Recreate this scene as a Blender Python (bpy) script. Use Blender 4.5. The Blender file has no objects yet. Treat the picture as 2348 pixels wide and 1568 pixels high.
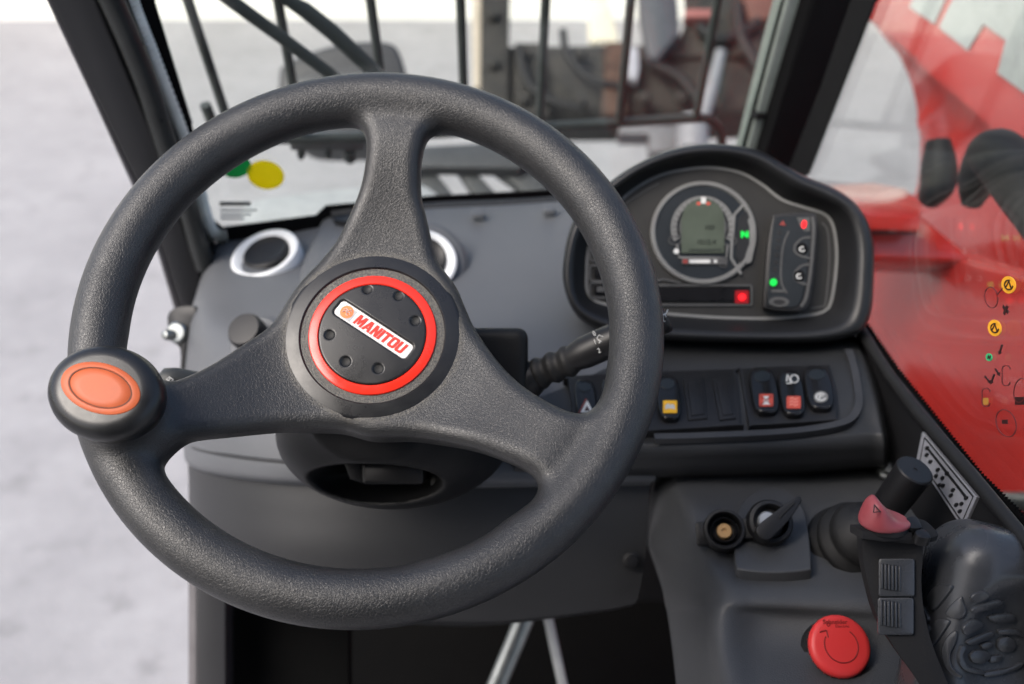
import bpy, bmesh, math, random
import numpy as np
from mathutils import Vector, Matrix
random.seed(4); rng = np.random.default_rng(7)
SC = bpy.context.scene; COL = SC.collection
rad = math.radians

# ------------------------------------------------------------------ camera
PITCH = rad(30.0); FPX = 2282.0; CX, CY = 1173.5, 784.0      # measuring grid: photograph at 2347 x 1568
CAM = Vector((0, 0, 2.2))
RIGHT = Vector((1, 0, 0)); UP = Vector((0, math.sin(PITCH), math.cos(PITCH))); FWD = Vector((0, math.cos(PITCH), -math.sin(PITCH)))
cd = bpy.data.cameras.new('camera'); cam = bpy.data.objects.new('camera', cd); COL.objects.link(cam)
cam.location = CAM; cam.rotation_euler = (math.pi/2 - PITCH, 0, 0)
cd.sensor_width = 36; cd.lens = 35; cd.clip_start = 0.02; cd.clip_end = 500
cd.dof.use_dof = True; cd.dof.focus_distance = 0.625; cd.dof.aperture_fstop = 4.5; cd.dof.aperture_blades = 9
SC.camera = cam

# ------------------------------------------------------------------ light
SUN_EL, SUN_AZ = 50, 232      # degrees: soft overcast sun to the left and behind
wd = bpy.data.worlds.new('World'); SC.world = wd; wd.use_nodes = True
nt = wd.node_tree; sky = nt.nodes.new('ShaderNodeTexSky'); sky.sky_type = 'NISHITA'; sky.sun_disc = False
sky.sun_elevation = rad(SUN_EL); sky.sun_rotation = rad(SUN_AZ); sky.dust_density = 4.0; sky.ozone_density = 1.0; sky.air_density = 1.0
nt.links.new(sky.outputs[0], nt.nodes['Background'].inputs[0]); nt.nodes['Background'].inputs[1].default_value = 0.13
ld = bpy.data.lights.new('sun', 'SUN'); ld.energy = 1.5; ld.angle = rad(35); ld.color = (1, .97, .93)
sun = bpy.data.objects.new('sun', ld); COL.objects.link(sun)
sd = Vector((math.sin(rad(SUN_AZ))*math.cos(rad(SUN_EL)), math.cos(rad(SUN_AZ))*math.cos(rad(SUN_EL)), math.sin(rad(SUN_EL))))
sun.rotation_euler = (-sd).to_track_quat('-Z', 'Y').to_euler()
SC.view_settings.view_transform = 'Standard'; SC.view_settings.look = 'None'; SC.view_settings.gamma = 1
SC.view_settings.use_curve_mapping = False
SC.view_settings.exposure = 1.22
SC.cycles.max_bounces = 8; SC.cycles.transparent_max_bounces = 12
SC.cycles.use_denoising = True

# ------------------------------------------------------------------ geometry helpers
def W(px, py, d):
    """world point seen at photo position (px, py) that lies d metres in front of the camera"""
    px, py, d = float(px), float(py), float(d)
    return CAM + d*(((px-CX)/FPX)*RIGHT - ((py-CY)/FPX)*UP + FWD)
class Plane:
    def __init__(s, p, n, up=None):
        s.p = Vector(p); s.n = Vector(n).normalized()
        if s.n.dot(CAM-s.p) < 0: s.n = -s.n
        u = RIGHT - RIGHT.dot(s.n)*s.n if up is None else Vector(up).cross(s.n)
        s.u = u.normalized(); s.v = s.n.cross(s.u)
    def hit(s, px, py, off=0.0):
        r = W(px, py, 1.0)-CAM
        return CAM + r*((s.p + s.n*off - CAM).dot(s.n)/r.dot(s.n))
    def shift(s, off): return Plane(s.p+s.n*off, s.n)
def plane3(a, b, c): return Plane(a, (Vector(b)-Vector(a)).cross(Vector(c)-Vector(a)))
ORG = {}
def thing(name, label, cat, loc, group=None, kind=None):
    o = bpy.data.objects.new(name, None); COL.objects.link(o); o.location = loc; o.empty_display_size = .02
    o['label'] = label; o['category'] = cat
    if group: o['group'] = group
    if kind: o['kind'] = kind
    ORG[o.name] = Vector(loc); return o
def mk(name, verts, faces, mat, parent=None, smooth=True, label=None, auto=None):
    """one mesh object from world-space vertices"""
    me = bpy.data.meshes.new(name); o = bpy.data.objects.new(name, me); COL.objects.link(o)
    if parent is not None:
        org = ORG[parent.name]; o.parent = parent
    else:
        vv = np.array([tuple(v) for v in verts]) if not isinstance(verts, np.ndarray) else verts
        org = Vector(((vv[:,0].min()+vv[:,0].max())/2, (vv[:,1].min()+vv[:,1].max())/2, vv[:,2].min())); o.location = org
    ORG[o.name] = Vector(org)
    if isinstance(verts, np.ndarray): vl = (verts-np.array(org)).tolist()
    else: vl = [tuple(Vector(v)-org) for v in verts]
    me.from_pydata(vl, [], faces.tolist() if isinstance(faces, np.ndarray) else faces)
    me.validate(); me.update()
    if smooth:
        me.polygons.foreach_set('use_smooth', [True]*len(me.polygons))
        if auto is not None: me.set_sharp_from_angle(angle=rad(auto))
    if mat is not None: me.materials.append(mat)
    if label: o['label'] = label
    return o
def tag(o, label, cat, group=None, kind=None):
    o['label'] = label; o['category'] = cat
    if group: o['group'] = group
    if kind: o['kind'] = kind
    return o
def from_bm(name, bm, mat, parent=None, auto=35, label=None):
    bm.normal_update()
    v = [x.co.copy() for x in bm.verts]; bm.verts.index_update(); f = [[x.index for x in p.verts] for p in bm.faces]; bm.free()
    return mk(name, v, f, mat, parent, True, label, auto)
def crom(P, n=6, closed=False):
    """Catmull-Rom through points (any dimension)"""
    P = np.array([tuple(p) for p in P], float); N = len(P); out = []
    for i in range(N if closed else N-1):
        if closed: a, b, c, d = P[(i-1) % N], P[i], P[(i+1) % N], P[(i+2) % N]
        else: a, b, c, d = P[max(i-1,0)], P[i], P[i+1], P[min(i+2,N-1)]
        if not closed and i == 0: a = 2*b-c
        if not closed and i == N-2: d = 2*c-b
        for k in range(n):
            t = k/n
            out.append(.5*((2*b)+(c-a)*t+(2*a-5*b+4*c-d)*t*t+(3*b-a-3*c+d)*t**3))
    if not closed: out.append(P[-1])
    return np.array(out)
def rrect(x0, y0, x1, y1, r, n=5):
    pts = []
    for cx, cy, a0 in ((x1-r,y1-r,0),(x0+r,y1-r,90),(x0+r,y0+r,180),(x1-r,y0+r,270)):
        for k in range(n+1):
            a = rad(a0+90*k/n); pts.append((cx+r*math.cos(a), cy+r*math.sin(a)))
    return pts
def ell(cx, cy, rx, ry, rot=0, n=40, a0=0, a1=360):
    full = a1-a0 >= 360; m = n if full else n+1; c, s = math.cos(rad(rot)), math.sin(rad(rot)); o = []
    for k in range(m):
        a = rad(a0+(a1-a0)*k/n); x, y = rx*math.cos(a), ry*math.sin(a); o.append((cx+x*c-y*s, cy+x*s+y*c))
    return o
def slab(name, px, plane, front, back, mat, parent=None, bevel=0, seg=2, label=None, holes=None, auto=35):
    """solid plate: outline given at photo positions, lying in a plane, with real thickness along its normal"""
    P = [plane.hit(x, y, front) for x, y in px]
    return prism(name, P, plane.n*(back-front), mat, parent, bevel, seg, label, auto)
def prism(name, P, vec, mat, parent=None, bevel=0, seg=2, label=None, auto=35):
    bm = bmesh.new(); vs = [bm.verts.new(p) for p in P]; bk = [bm.verts.new(Vector(p)+vec) for p in P]; n = len(vs)
    f = bm.faces.new(vs); bm.faces.new(bk[::-1])
    for i in range(n): bm.faces.new((vs[i], bk[i], bk[(i+1) % n], vs[(i+1) % n]))
    f.normal_update()
    if f.normal.dot(vec) > 0: bmesh.ops.reverse_faces(bm, faces=bm.faces[:])
    if bevel:
        bmesh.ops.bevel(bm, geom=list(f.edges), offset=bevel, segments=seg, affect='EDGES', profile=.5, clamp_overlap=True)
    return from_bm(name, bm, mat, parent, auto, label)
def ribbon(name, px_out, px_in, plane, front, back, mat, parent=None, closed=True, label=None):
    """flat band between two outlines of equal point count, with thickness"""
    A = [plane.hit(x, y, front) for x, y in px_out]; B = [plane.hit(x, y, front) for x, y in px_in]
    A2 = [p+plane.n*(back-front) for p in A]; B2 = [p+plane.n*(back-front) for p in B]
    n = len(A); v = A+B+A2+B2; f = []
    for i in range(n if closed else n-1):
        j = (i+1) % n
        f += [(i, j, n+j, n+i), (2*n+i, i+0, i, 2*n+i)][:1]
        f += [(2*n+i, 2*n+j, j, i), (n+i, n+j, 3*n+j, 3*n+i)]
    if not closed: f += [(0, n, 3*n, 2*n), (n-1, 3*n-1, 4*n-1, 2*n-1)]
    bm = bmesh.new(); bv = [bm.verts.new(p) for p in v]
    for q in f:
        try: bm.faces.new([bv[k] for k in q])
        except ValueError: pass
    bmesh.ops.recalc_face_normals(bm, faces=bm.faces[:])
    return from_bm(name, bm, mat, parent, 35, label)
def line(name, px, plane, w, off, mat, parent=None, closed=False, h=.0006, label=None):
    """raised/printed line of width w (metres) following photo points on a plane"""
    P = [plane.hit(x, y, off) for x, y in px]; n = len(P); A = []; B = []
    for i in range(n):
        a = P[i-1] if (i > 0 or closed) else P[i]; b = P[(i+1) % n] if (i < n-1 or closed) else P[i]
        t = (b-a).normalized(); s = plane.n.cross(t)*w/2; A.append(P[i]+s); B.append(P[i]-s)
    bm = bmesh.new(); k = plane.n*h
    v = [bm.verts.new(p) for p in A+B+[p-k for p in A]+[p-k for p in B]]
    for i in range(n if closed else n-1):
        j = (i+1) % n
        bm.faces.new((v[i], v[j], v[n+j], v[n+i])); bm.faces.new((v[2*n+i], v[2*n+j], v[j], v[i])); bm.faces.new((v[n+i], v[n+j], v[3*n+j], v[3*n+i]))
    bmesh.ops.recalc_face_normals(bm, faces=bm.faces[:])
    for q in bm.faces:
        pass
    return from_bm(name, bm, mat, parent, 35, label)
def tube(name, P, R, mat, parent=None, n=16, flat=1.0, flatdir=None, label=None, cap=True, auto=50):
    P = [Vector(p) for p in P]; m = len(P); R = [R]*m if not hasattr(R, '__len__') else R
    v = []; t0 = (P[1]-P[0]).normalized(); ref = flatdir if flatdir is not None else (Vector((0,0,1)) if abs(t0.z) < .9 else Vector((1,0,0)))
    a = (ref - ref.dot(t0)*t0).normalized()
    for i in range(m):
        t = (P[min(i+1,m-1)]-P[max(i-1,0)]).normalized(); a = (a-a.dot(t)*t).normalized(); b = t.cross(a)
        for k in range(n):
            w = 2*math.pi*k/n; v.append(P[i]+R[i]*(math.cos(w)*a*flat+math.sin(w)*b))
    f = [(i*n+k, i*n+(k+1) % n, (i+1)*n+(k+1) % n, (i+1)*n+k) for i in range(m-1) for k in range(n)]
    if cap: f += [tuple(range(n))[::-1], tuple((m-1)*n+k for k in range(n))]
    return mk(name, v, f, mat, parent, True, label, auto)
def basis(n, up=None):
    n = Vector(n).normalized(); u = (Vector(up) if up is not None else RIGHT); u = (u-u.dot(n)*n).normalized(); return u, n.cross(u), n
def lathe(name, prof, o, u, v, n, mat, parent=None, seg=48, sx=1.0, sy=1.0, label=None, auto=30, closed=False):
    """surface of revolution, profile [(r,h)], about axis n at o; sx/sy make it oval"""
    V = []; F = []; m = len(prof); idx = []
    for r, h in prof:
        if r < 1e-7: idx.append((len(V), 1)); V.append(o+n*h)
        else:
            idx.append((len(V), seg))
            for k in range(seg):
                a = 2*math.pi*k/seg; V.append(o+u*(r*sx*math.cos(a))+v*(r*sy*math.sin(a))+n*h)
    for i in range(m if closed else m-1):
        (a, ca), (b, cb) = idx[i], idx[(i+1) % m]
        for k in range(seg):
            k2 = (k+1) % seg
            if ca == 1 and cb == 1: continue
            if ca == 1: F.append((a, b+k2, b+k))
            elif cb == 1: F.append((a+k, a+k2, b))
            else: F.append((a+k, a+k2, b+k2, b+k))
    return mk(name, V, F, mat, parent, True, label, auto)
def patch(name, rows, mat, parent=None, res=7, thick=.006, label=None, auto=60):
    """smooth moulded panel through a grid of (px, py, depth) points, given a real thickness"""
    G = np.array([[tuple(W(*p)) for p in r] for r in rows]); 
    A = np.array([crom(r, res) for r in G]); B = np.array([crom(A[:, j], res) for j in range(A.shape[1])]).transpose(1, 0, 2)
    n, m = B.shape[:2]
    du = np.gradient(B, axis=1); dv = np.gradient(B, axis=0); N = np.cross(du, dv); N /= np.linalg.norm(N, axis=2, keepdims=True)+1e-12
    cv = np.array(CAM); s = np.sign(((cv-B)*N).sum(2).mean()); N *= s
    back = B-N*thick
    V = np.concatenate([B.reshape(-1,3), back.reshape(-1,3)]); k = n*m; F = []
    for i in range(n-1):
        for j in range(m-1):
            a, b, c, d = i*m+j, i*m+j+1, (i+1)*m+j+1, (i+1)*m+j
            F += [(a, d, c, b), (k+a, k+b, k+c, k+d)]
    def edge(l):
        for a, b in zip(l, l[1:]): F.append((a, b, k+b, k+a))
    edge([j for j in range(m)]); edge([(n-1)*m+j for j in range(m)][::-1]); edge([i*m for i in range(n)][::-1]); edge([i*m+m-1 for i in range(n)])
    if s > 0: F = [f[::-1] for f in F]
    o = mk(name, V, F, mat, parent, True, label, auto); return o
def text(name, body, size, o, u, v, mat, parent=None, bold=0.0, shear=0.0, ext=.0003, sx=1.0, align='CENTER', label=None):
    cu = bpy.data.curves.new('t', 'FONT'); cu.body = body; cu.size = size; cu.offset = bold; cu.shear = shear; cu.extrude = ext
    cu.align_x = align; cu.align_y = 'CENTER'; cu.resolution_u = 4
    ob = bpy.data.objects.new('t', cu); COL.objects.link(ob)
    dg = bpy.context.evaluated_depsgraph_get(); me = bpy.data.meshes.new_from_object(ob.evaluated_get(dg))
    n = u.cross(v); V = [o+u*(p.co.x*sx)+v*p.co.y+n*p.co.z for p in me.vertices]; F = [tuple(p.vertices) for p in me.polygons]
    bpy.data.objects.remove(ob); bpy.data.curves.remove(cu); bpy.data.meshes.remove(me)
    return mk(name, V, F, mat, parent, False, label)
# ---- distance-field modelling (smooth moulded solids)
def nets(F, org, h):
    """naive surface nets on a grid of signed distances"""
    nx, ny, nz = F.shape; ins = F < 0
    c = np.stack([ins[i:nx-1+i, j:ny-1+j, k:nz-1+k] for i in (0,1) for j in (0,1) for k in (0,1)])
    s = c.sum(0); act = (s > 0) & (s < 8); ids = -np.ones(act.shape, int); I = np.argwhere(act); ids[act] = np.arange(len(I))
    acc = np.zeros((len(I), 3)); cnt = np.zeros(len(I))
    cor = [(i,j,k) for i in (0,1) for j in (0,1) for k in (0,1)]
    val = {q: F[I[:,0]+q[0], I[:,1]+q[1], I[:,2]+q[2]] for q in cor}
    for q in cor:
        for ax in range(3):
            if q[ax]: continue
            p = list(q); p[ax] = 1; p = tuple(p); a, b = val[q], val[p]; m = (a < 0) != (b < 0)
            t = np.where(m, a/np.where(np.abs(a-b) < 1e-12, 1, a-b), 0)
            e = np.zeros((len(I),3)); e[:] = q; e[:, ax] = t; acc[m] += e[m]; cnt[m] += 1
    V = (I+acc/cnt[:,None])*h+np.array(org); Q = []
    for ax in range(3):
        sl0 = [slice(None)]*3; sl1 = [slice(None)]*3; sl0[ax] = slice(0,-1); sl1[ax] = slice(1,None)
        a, b = ins[tuple(sl0)], ins[tuple(sl1)]; x = np.argwhere(a != b); fl = a[tuple(x.T)]
        o1, o2 = [k for k in range(3) if k != ax]
        ok = (x[:,o1] > 0) & (x[:,o2] > 0) & (x[:,o1] < F.shape[o1]-1) & (x[:,o2] < F.shape[o2]-1); x = x[ok]; fl = fl[ok]
        def g(d1, d2):
            y = x.copy(); y[:,o1] -= d1; y[:,o2] -= d2; return ids[tuple(y.T)]
        q = np.stack([g(0,0), g(1,0), g(1,1), g(0,1)], 1); fl = fl ^ (ax == 1); q[~fl] = q[~fl][:, ::-1]; Q.append(q)
    return V, np.concatenate(Q)
def sdf_obj(name, fn, lo, hi, h, mat, parent, o=None, u=None, v=None, n=None, label=None, auto=None):
    """fn(X,Y,Z) signed distance in the local frame o,u,v,n"""
    ax = [np.arange(lo[i]-2*h, hi[i]+3*h, h) for i in range(3)]
    X, Y, Z = np.meshgrid(*ax, indexing='ij', sparse=True); F = np.broadcast_to(fn(X, Y, Z), (len(ax[0]), len(ax[1]), len(ax[2])))
    V, Q = nets(F, (ax[0][0], ax[1][0], ax[2][0]), h)
    if o is not None:
        M = np.array([u, v, n]); V = V@M+np.array(o)
    return mk(name, V, Q, mat, parent, True, label, auto)
def smin(a, b, k):
    d = np.clip(.5+.5*(b-a)/k, 0, 1); return b*(1-d)+a*d-k*d*(1-d)
def smax(a, b, k): return -smin(-a, -b, k)
def sstep(a, b, x):
    t = np.clip((x-a)/(b-a), 0, 1); return t*t*(3-2*t)
def poly_sd(P, X, Y):
    """signed distance to polygon, negative inside (2-D arrays)"""
    P = np.asarray(P); d = np.full(np.broadcast(X, Y).shape, 1e9); s = np.ones(d.shape); N = len(P)
    for i in range(N):
        a, b = P[i], P[i-1]; ex, ey = b-a; wx, wy = X-a[0], Y-a[1]
        t = np.clip((wx*ex+wy*ey)/(ex*ex+ey*ey+1e-15), 0, 1); d = np.minimum(d, (wx-ex*t)**2+(wy-ey*t)**2)
        c1 = Y >= a[1]; c2 = Y < b[1]; c3 = ex*wy > ey*wx
        fl = (c1 & c2 & c3) | (~c1 & ~c2 & ~c3); s = np.where(fl, -s, s)
    return s*np.sqrt(d)
def rbox(X, Y, Z, bx, by, bz, r):
    qx, qy, qz = np.abs(X)-bx+r, np.abs(Y)-by+r, np.abs(Z)-bz+r
    return np.sqrt(np.maximum(qx,0)**2+np.maximum(qy,0)**2+np.maximum(qz,0)**2)+np.minimum(np.maximum(qx,np.maximum(qy,qz)),0)-r
def ellip(X, Y, Z, a, b, c):
    k0 = np.sqrt((X/a)**2+(Y/b)**2+(Z/c)**2); k1 = np.sqrt((X/a**2)**2+(Y/b**2)**2+(Z/c**2)**2)+1e-9; return k0*(k0-1)/k1

# ------------------------------------------------------------------ materials
class NB:
    def __init__(s, name):
        s.m = bpy.data.materials.new(name); s.m.use_nodes = True; s.t = s.m.node_tree; s.b = s.t.nodes['Principled BSDF']
        s.co = s.t.nodes.new('ShaderNodeTexCoord').outputs['Object']
    def n(s, ty, **kw):
        x = s.t.nodes.new(ty)
        for k, v in kw.items():
            if k in x.inputs and not hasattr(type(x), k): x.inputs[k].default_value = v
            else: setattr(x, k, v)
        return x
    def l(s, a, b): s.t.links.new(a, b)
    def noise(s, scale, detail=3, rough=.5, vec=None):
        x = s.n('ShaderNodeTexNoise'); x.inputs['Scale'].default_value = scale; x.inputs['Detail'].default_value = detail; x.inputs['Roughness'].default_value = rough
        s.l(vec if vec is not None else s.co, x.inputs['Vector']); return x.outputs['Fac']
    def ramp(s, fac, stops):
        x = s.n('ShaderNodeValToRGB'); e = x.color_ramp.elements
        while len(e) < len(stops): e.new(.5)
        for i, (p, c) in enumerate(stops): e[i].position = p; e[i].color = c if len(c) == 4 else (*c, 1)
        s.l(fac, x.inputs[0]); return x.outputs[0]
    def mix(s, fac, a, b):
        x = s.n('ShaderNodeMix', data_type='RGBA')
        for sock, val in ((x.inputs[0], fac), (x.inputs[6], a), (x.inputs[7], b)):
            if hasattr(val, 'links') or hasattr(val, 'is_output'): s.l(val, sock)
            else: sock.default_value = val if not isinstance(val, tuple) or len(val) == 4 else (*val, 1)
        return x.outputs[2]
    def math(s, op, a, b=0.0, c=0.0):
        x = s.n('ShaderNodeMath', operation=op)
        for i, val in enumerate((a, b, c)):
            if hasattr(val, 'is_output'): s.l(val, x.inputs[i])
            else: x.inputs[i].default_value = val
        return x.outputs[0]
    def bump(s, h, dist, strength=1.0, nrm=None):
        x = s.n('ShaderNodeBump'); x.inputs['Distance'].default_value = dist; x.inputs['Strength'].default_value = strength; s.l(h, x.inputs['Height'])
        if nrm is not None: s.l(nrm, x.inputs['Normal'])
        s.l(x.outputs[0], s.b.inputs['Normal']); return x.outputs[0]
    def set(s, **kw):
        for k, v in kw.items():
            k = k.replace('_', ' ')
            if hasattr(v, 'is_output'): s.l(v, s.b.inputs[k])
            else: s.b.inputs[k].default_value = v if not (isinstance(v, tuple) and len(v) == 3) else (*v, 1)
        return s
def plain(name, col, rough=.5, metal=0, spec=.28, var=.12, nscale=40, bump=0, bscale=900, coat=0):
    b = NB(name); n = b.noise(nscale, 4, .6)
    c = b.mix(b.ramp(n, [(.3, (0,0,0)), (.7, (1,1,1))]), tuple(x*(1-var) for x in col), tuple(min(1, x*(1+var)) for x in col))
    b.set(Base_Color=c, Metallic=metal, Roughness=b.math('MULTIPLY_ADD', n, .15, rough-.075)); b.b.inputs['Specular IOR Level'].default_value = spec
    if coat: b.b.inputs['Coat Weight'].default_value = coat; b.b.inputs['Coat Roughness'].default_value = .08
    if bump: b.bump(b.noise(bscale, 2, .5), bump)
    return b.m
def emit(name, col, strength):
    b = NB(name); b.set(Base_Color=tuple(x*.3 for x in col), Roughness=.3); b.b.inputs['Emission Color'].default_value = (*col, 1); b.b.inputs['Emission Strength'].default_value = strength; return b.m
def leather():
    b = NB('grained_rubber')
    d = b.n('ShaderNodeTexNoise'); d.inputs['Scale'].default_value = 350; d.inputs['Detail'].default_value = 2; b.l(b.co, d.inputs['Vector'])
    a = b.n('ShaderNodeMix', data_type='VECTOR'); a.inputs[0].default_value = .0009
    b.l(b.co, a.inputs[4]); b.l(d.outputs['Color'], a.inputs[5])
    v = b.n('ShaderNodeTexVoronoi', feature='DISTANCE_TO_EDGE'); v.inputs['Scale'].default_value = 780; b.l(a.outputs[1], v.inputs['Vector'])
    v2 = b.n('ShaderNodeTexVoronoi', feature='DISTANCE_TO_EDGE'); v2.inputs['Scale'].default_value = 470; b.l(a.outputs[1], v2.inputs['Vector'])
    e = b.ramp(v.outputs['Distance'], [(0, (0,0,0)), (.16, (1,1,1))]); e2 = b.ramp(v2.outputs['Distance'], [(0, (0,0,0)), (.10, (1,1,1))])
    big = b.noise(14, 3); lay = b.ramp(big, [(.40, (0,0,0)), (.62, (1,1,1))])
    h = b.math('MULTIPLY_ADD', b.math('MULTIPLY', e2, .9), b.math('MULTIPLY_ADD', lay, .5, .6), b.math('MULTIPLY', e, .55))
    h = b.math('ADD', h, b.math('MULTIPLY', b.noise(1400, 2), .15))
    wear = b.ramp(b.noise(22, 5, .65), [(.42, (0,0,0)), (.75, (1,1,1))])
    c = b.mix(wear, (.016,.0165,.0175), (.027,.0275,.0285)); c = b.mix(b.math('MULTIPLY', b.math('SUBTRACT', 1.0, e2), .22), c, (.055,.053,.050))
    b.set(Base_Color=c, Roughness=b.math('MULTIPLY_ADD', big, .20, .27)); b.b.inputs['Specular IOR Level'].default_value = .5
    vd = b.n('ShaderNodeVectorMath', operation='DISTANCE'); b.l(b.co, vd.inputs[0]); vd.inputs[1].default_value = HUB_OFF
    dr = b.ramp(b.math('ADD', b.math('MULTIPLY', b.math('SUBTRACT', vd.outputs['Value'], .0590), 100.0), b.math('MULTIPLY', b.noise(120, 4, .7), .45)), [(.05, (1,1,1)), (.60, (0,0,0))])
    c = b.mix(b.math('MULTIPLY', b.math('MULTIPLY', dr, b.ramp(b.noise(700, 3, .7), [(.35, (0,0,0)), (.7, (1,1,1))])), .55), c, (.17,.15,.11)); b.set(Base_Color=c)
    b.bump(h, .00012, .9); return b.m
def dusty(name, col, rough, dust=(.20,.19,.165), amount=.35, scale=1500, grain=0.00003):
    b = NB(name); s = b.ramp(b.noise(scale, 3, .75), [(.60, (0,0,0)), (.78, (1,1,1))]); cl = b.ramp(b.noise(35, 4, .7), [(.35, (0,0,0)), (.8, (1,1,1))])
    f = b.math('MULTIPLY', b.math('MULTIPLY_ADD', cl, .7, .3), s); c = b.mix(b.math('MULTIPLY', f, amount), col, dust)
    c = b.mix(b.math('MULTIPLY', cl, amount*.12), c, dust)
    b.set(Base_Color=c, Roughness=b.math('MULTIPLY_ADD', cl, .18, rough)); b.bump(b.noise(scale, 2), grain); b.b.inputs['Specular IOR Level'].default_value = .4; return b.m
def dull(m, s): m.node_tree.nodes['Principled BSDF'].inputs['Specular IOR Level'].default_value = s; return m
def moulded(name, col, rough=.5, grain=1100, dist=.00012, haze=.10):
    b = NB(name); n = b.noise(9, 4, .6); v = b.n('ShaderNodeTexVoronoi', feature='F1'); v.inputs['Scale'].default_value = grain; b.l(b.co, v.inputs['Vector'])
    c = b.mix(b.math('MULTIPLY', b.ramp(n, [(.35, (0,0,0)), (.75, (1,1,1))]), haze*3), col, tuple(x*1.35+.006 for x in col))
    sc = b.ramp(b.noise(260, 2, .8), [(.70, (0,0,0)), (.80, (1,1,1))]); c = b.mix(b.math('MULTIPLY', sc, .12), c, (.25,.25,.25))
    b.set(Base_Color=c, Roughness=b.math('MULTIPLY_ADD', n, .2, rough-.1)); b.bump(v.outputs['Distance'], dist, .7); b.b.inputs['Specular IOR Level'].default_value = .32; return b.m
def glass(name, tint, gloss=1.0, dirt=.0):
    b = NB(name); b.t.nodes.remove(b.b); out = b.t.nodes['Material Output']
    lw = b.n('ShaderNodeLayerWeight'); lw.inputs[0].default_value = .5
    f = b.math('MULTIPLY_ADD', b.math('POWER', lw.outputs['Facing'], 5.0), .9*gloss, .035*gloss)
    tr = b.n('ShaderNodeBsdfTransparent'); tr.inputs[0].default_value = (*tint, 1); gl = b.n('ShaderNodeBsdfGlossy'); gl.inputs['Roughness'].default_value = .02
    mx = b.n('ShaderNodeMixShader'); b.l(f, mx.inputs[0]); b.l(tr.outputs[0], mx.inputs[1]); b.l(gl.outputs[0], mx.inputs[2]); last = mx.outputs[0]
    if dirt:
        df = b.n('ShaderNodeBsdfDiffuse'); df.inputs[0].default_value = (.6,.6,.58,1); m2 = b.n('ShaderNodeMixShader')
        k = b.math('MULTIPLY', b.ramp(b.noise(6, 6, .7), [(.35, (.1,.1,.1)), (.8, (1,1,1))]), dirt); b.l(k, m2.inputs[0]); b.l(last, m2.inputs[1]); b.l(df.outputs[0], m2.inputs[2]); last = m2.outputs[0]
    b.l(last, out.inputs[0]); return b.m
M = {}
_t, _s = rad(20.8), rad(1.03)
HUB_OFF = tuple((RIGHT*math.sin(_s)*math.cos(_t)+UP*math.sin(_t)-FWD*math.cos(_s)*math.cos(_t))*.030)   # hub centre seen from the wheel's base point
M['leather'] = leather()
M['hub'] = dusty('hub_plastic', (.010,.0105,.012), .26, amount=.2)
M['hub_disc'] = dusty('hub_disc_plastic', (.008,.0085,.0095), .24, amount=.2)
M['groove'] = dusty('dusty_groove', (.014,.014,.0135), .6, (.10,.09,.075), .40)
M['red_ring'] = dusty('red_ring_paint', (.72,.028,.014), .16, (.35,.05,.03), .30, 500, .00001)
M['badge'] = dusty('badge_white', (.72,.70,.68), .3, (.30,.20,.14), .45, 900, .00001)
M['badge_red'] = plain('badge_red', (.66,.035,.022), .35)
M['logo_orange'] = plain('logo_orange', (.72,.20,.07), .35)
M['logo_grey'] = plain('logo_grey', (.42,.42,.42), .35)
M['knob'] = dusty('knob_plastic', (.008,.0085,.0095), .27, amount=.05)
M['orange'] = plain('orange_insert', (.42,.090,.031), .45, var=.10, nscale=60, bump=.00003, bscale=1500)
M['orange_dark'] = plain('orange_groove', (.10,.03,.015), .6)
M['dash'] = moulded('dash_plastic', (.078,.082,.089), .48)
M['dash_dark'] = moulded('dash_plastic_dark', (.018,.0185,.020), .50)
M['console'] = moulded('console_plastic', (.042,.044,.048), .46, 900, .0002)
M['black'] = plain('black_plastic', (.010,.010,.011), .42, bump=.00004)
M['black_gloss'] = plain('black_gloss', (.008,.008,.009), .18)
M['rubber'] = plain('black_rubber', (.011,.011,.0115), .60, bump=.0001, bscale=500)
M['frit'] = plain('black_ceramic_edge', (.005,.005,.0055), .8, spec=.08)
M['seal'] = plain('rubber_seal', (.022,.024,.024), .30, var=.2)
M['pillar'] = moulded('painted_pillar', (.030,.030,.032), .40, 1600, .00006)
M['pillar_edge'] = plain('pillar_edge_strip', (.11,.105,.11), .5)
M['white_trim'] = plain('white_vent_ring', (.62,.64,.66), .30, var=.05)
M['steel'] = plain('zinc_steel', (.26,.275,.27), .36, metal=1, var=.15)
M['brass'] = plain('brass_contact', (.50,.30,.13), .5, metal=.3)
M['grey_trim'] = plain('grey_print', (.13,.13,.127), .45)
M['grey_print2'] = plain('dim_grey_print', (.055,.055,.055), .45)
M['face'] = plain('gauge_face', (.015,.0145,.0135), .5)
M['dial'] = plain('gauge_dial', (.011,.014,.017), .35)
M['lcd'] = plain('lcd_panel', (.062,.074,.058), .18, var=.18, nscale=25)
M['lcd_ink'] = plain('lcd_segments', (.030,.036,.029), .3)
M['white_print'] = plain('white_print', (.50,.50,.485), .5)
M['red_print'] = plain('red_print', (.40,.06,.04), .5)
M['red_dim'] = plain('dim_red_print', (.20,.03,.025), .5)
M['amber_print'] = plain('amber_print', (.80,.42,.02), .45)
M['led_red'] = emit('red_indicator', (1,.008,.012), 1.1)
M['led_red_dim'] = emit('red_indicator_window', (.5,.0,.005), .12)
M['led_green'] = emit('green_indicator', (.004,.7,.07), .55)
M['estop'] = dusty('red_stop_button', (.58,.032,.032), .40, (.50,.20,.18), .15, 900, .00003)
M['estop_mark'] = plain('stop_button_engraving', (.22,.016,.016), .6)
M['thumb'] = dusty('faded_red_switch', (.27,.050,.058), .36, (.40,.22,.22), .2, 700, .00004)
M['stick'] = dull(dusty('joystick_plastic', (.016,.016,.017), .72, (.14,.125,.105), .30, 900, .00005), .12)
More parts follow.
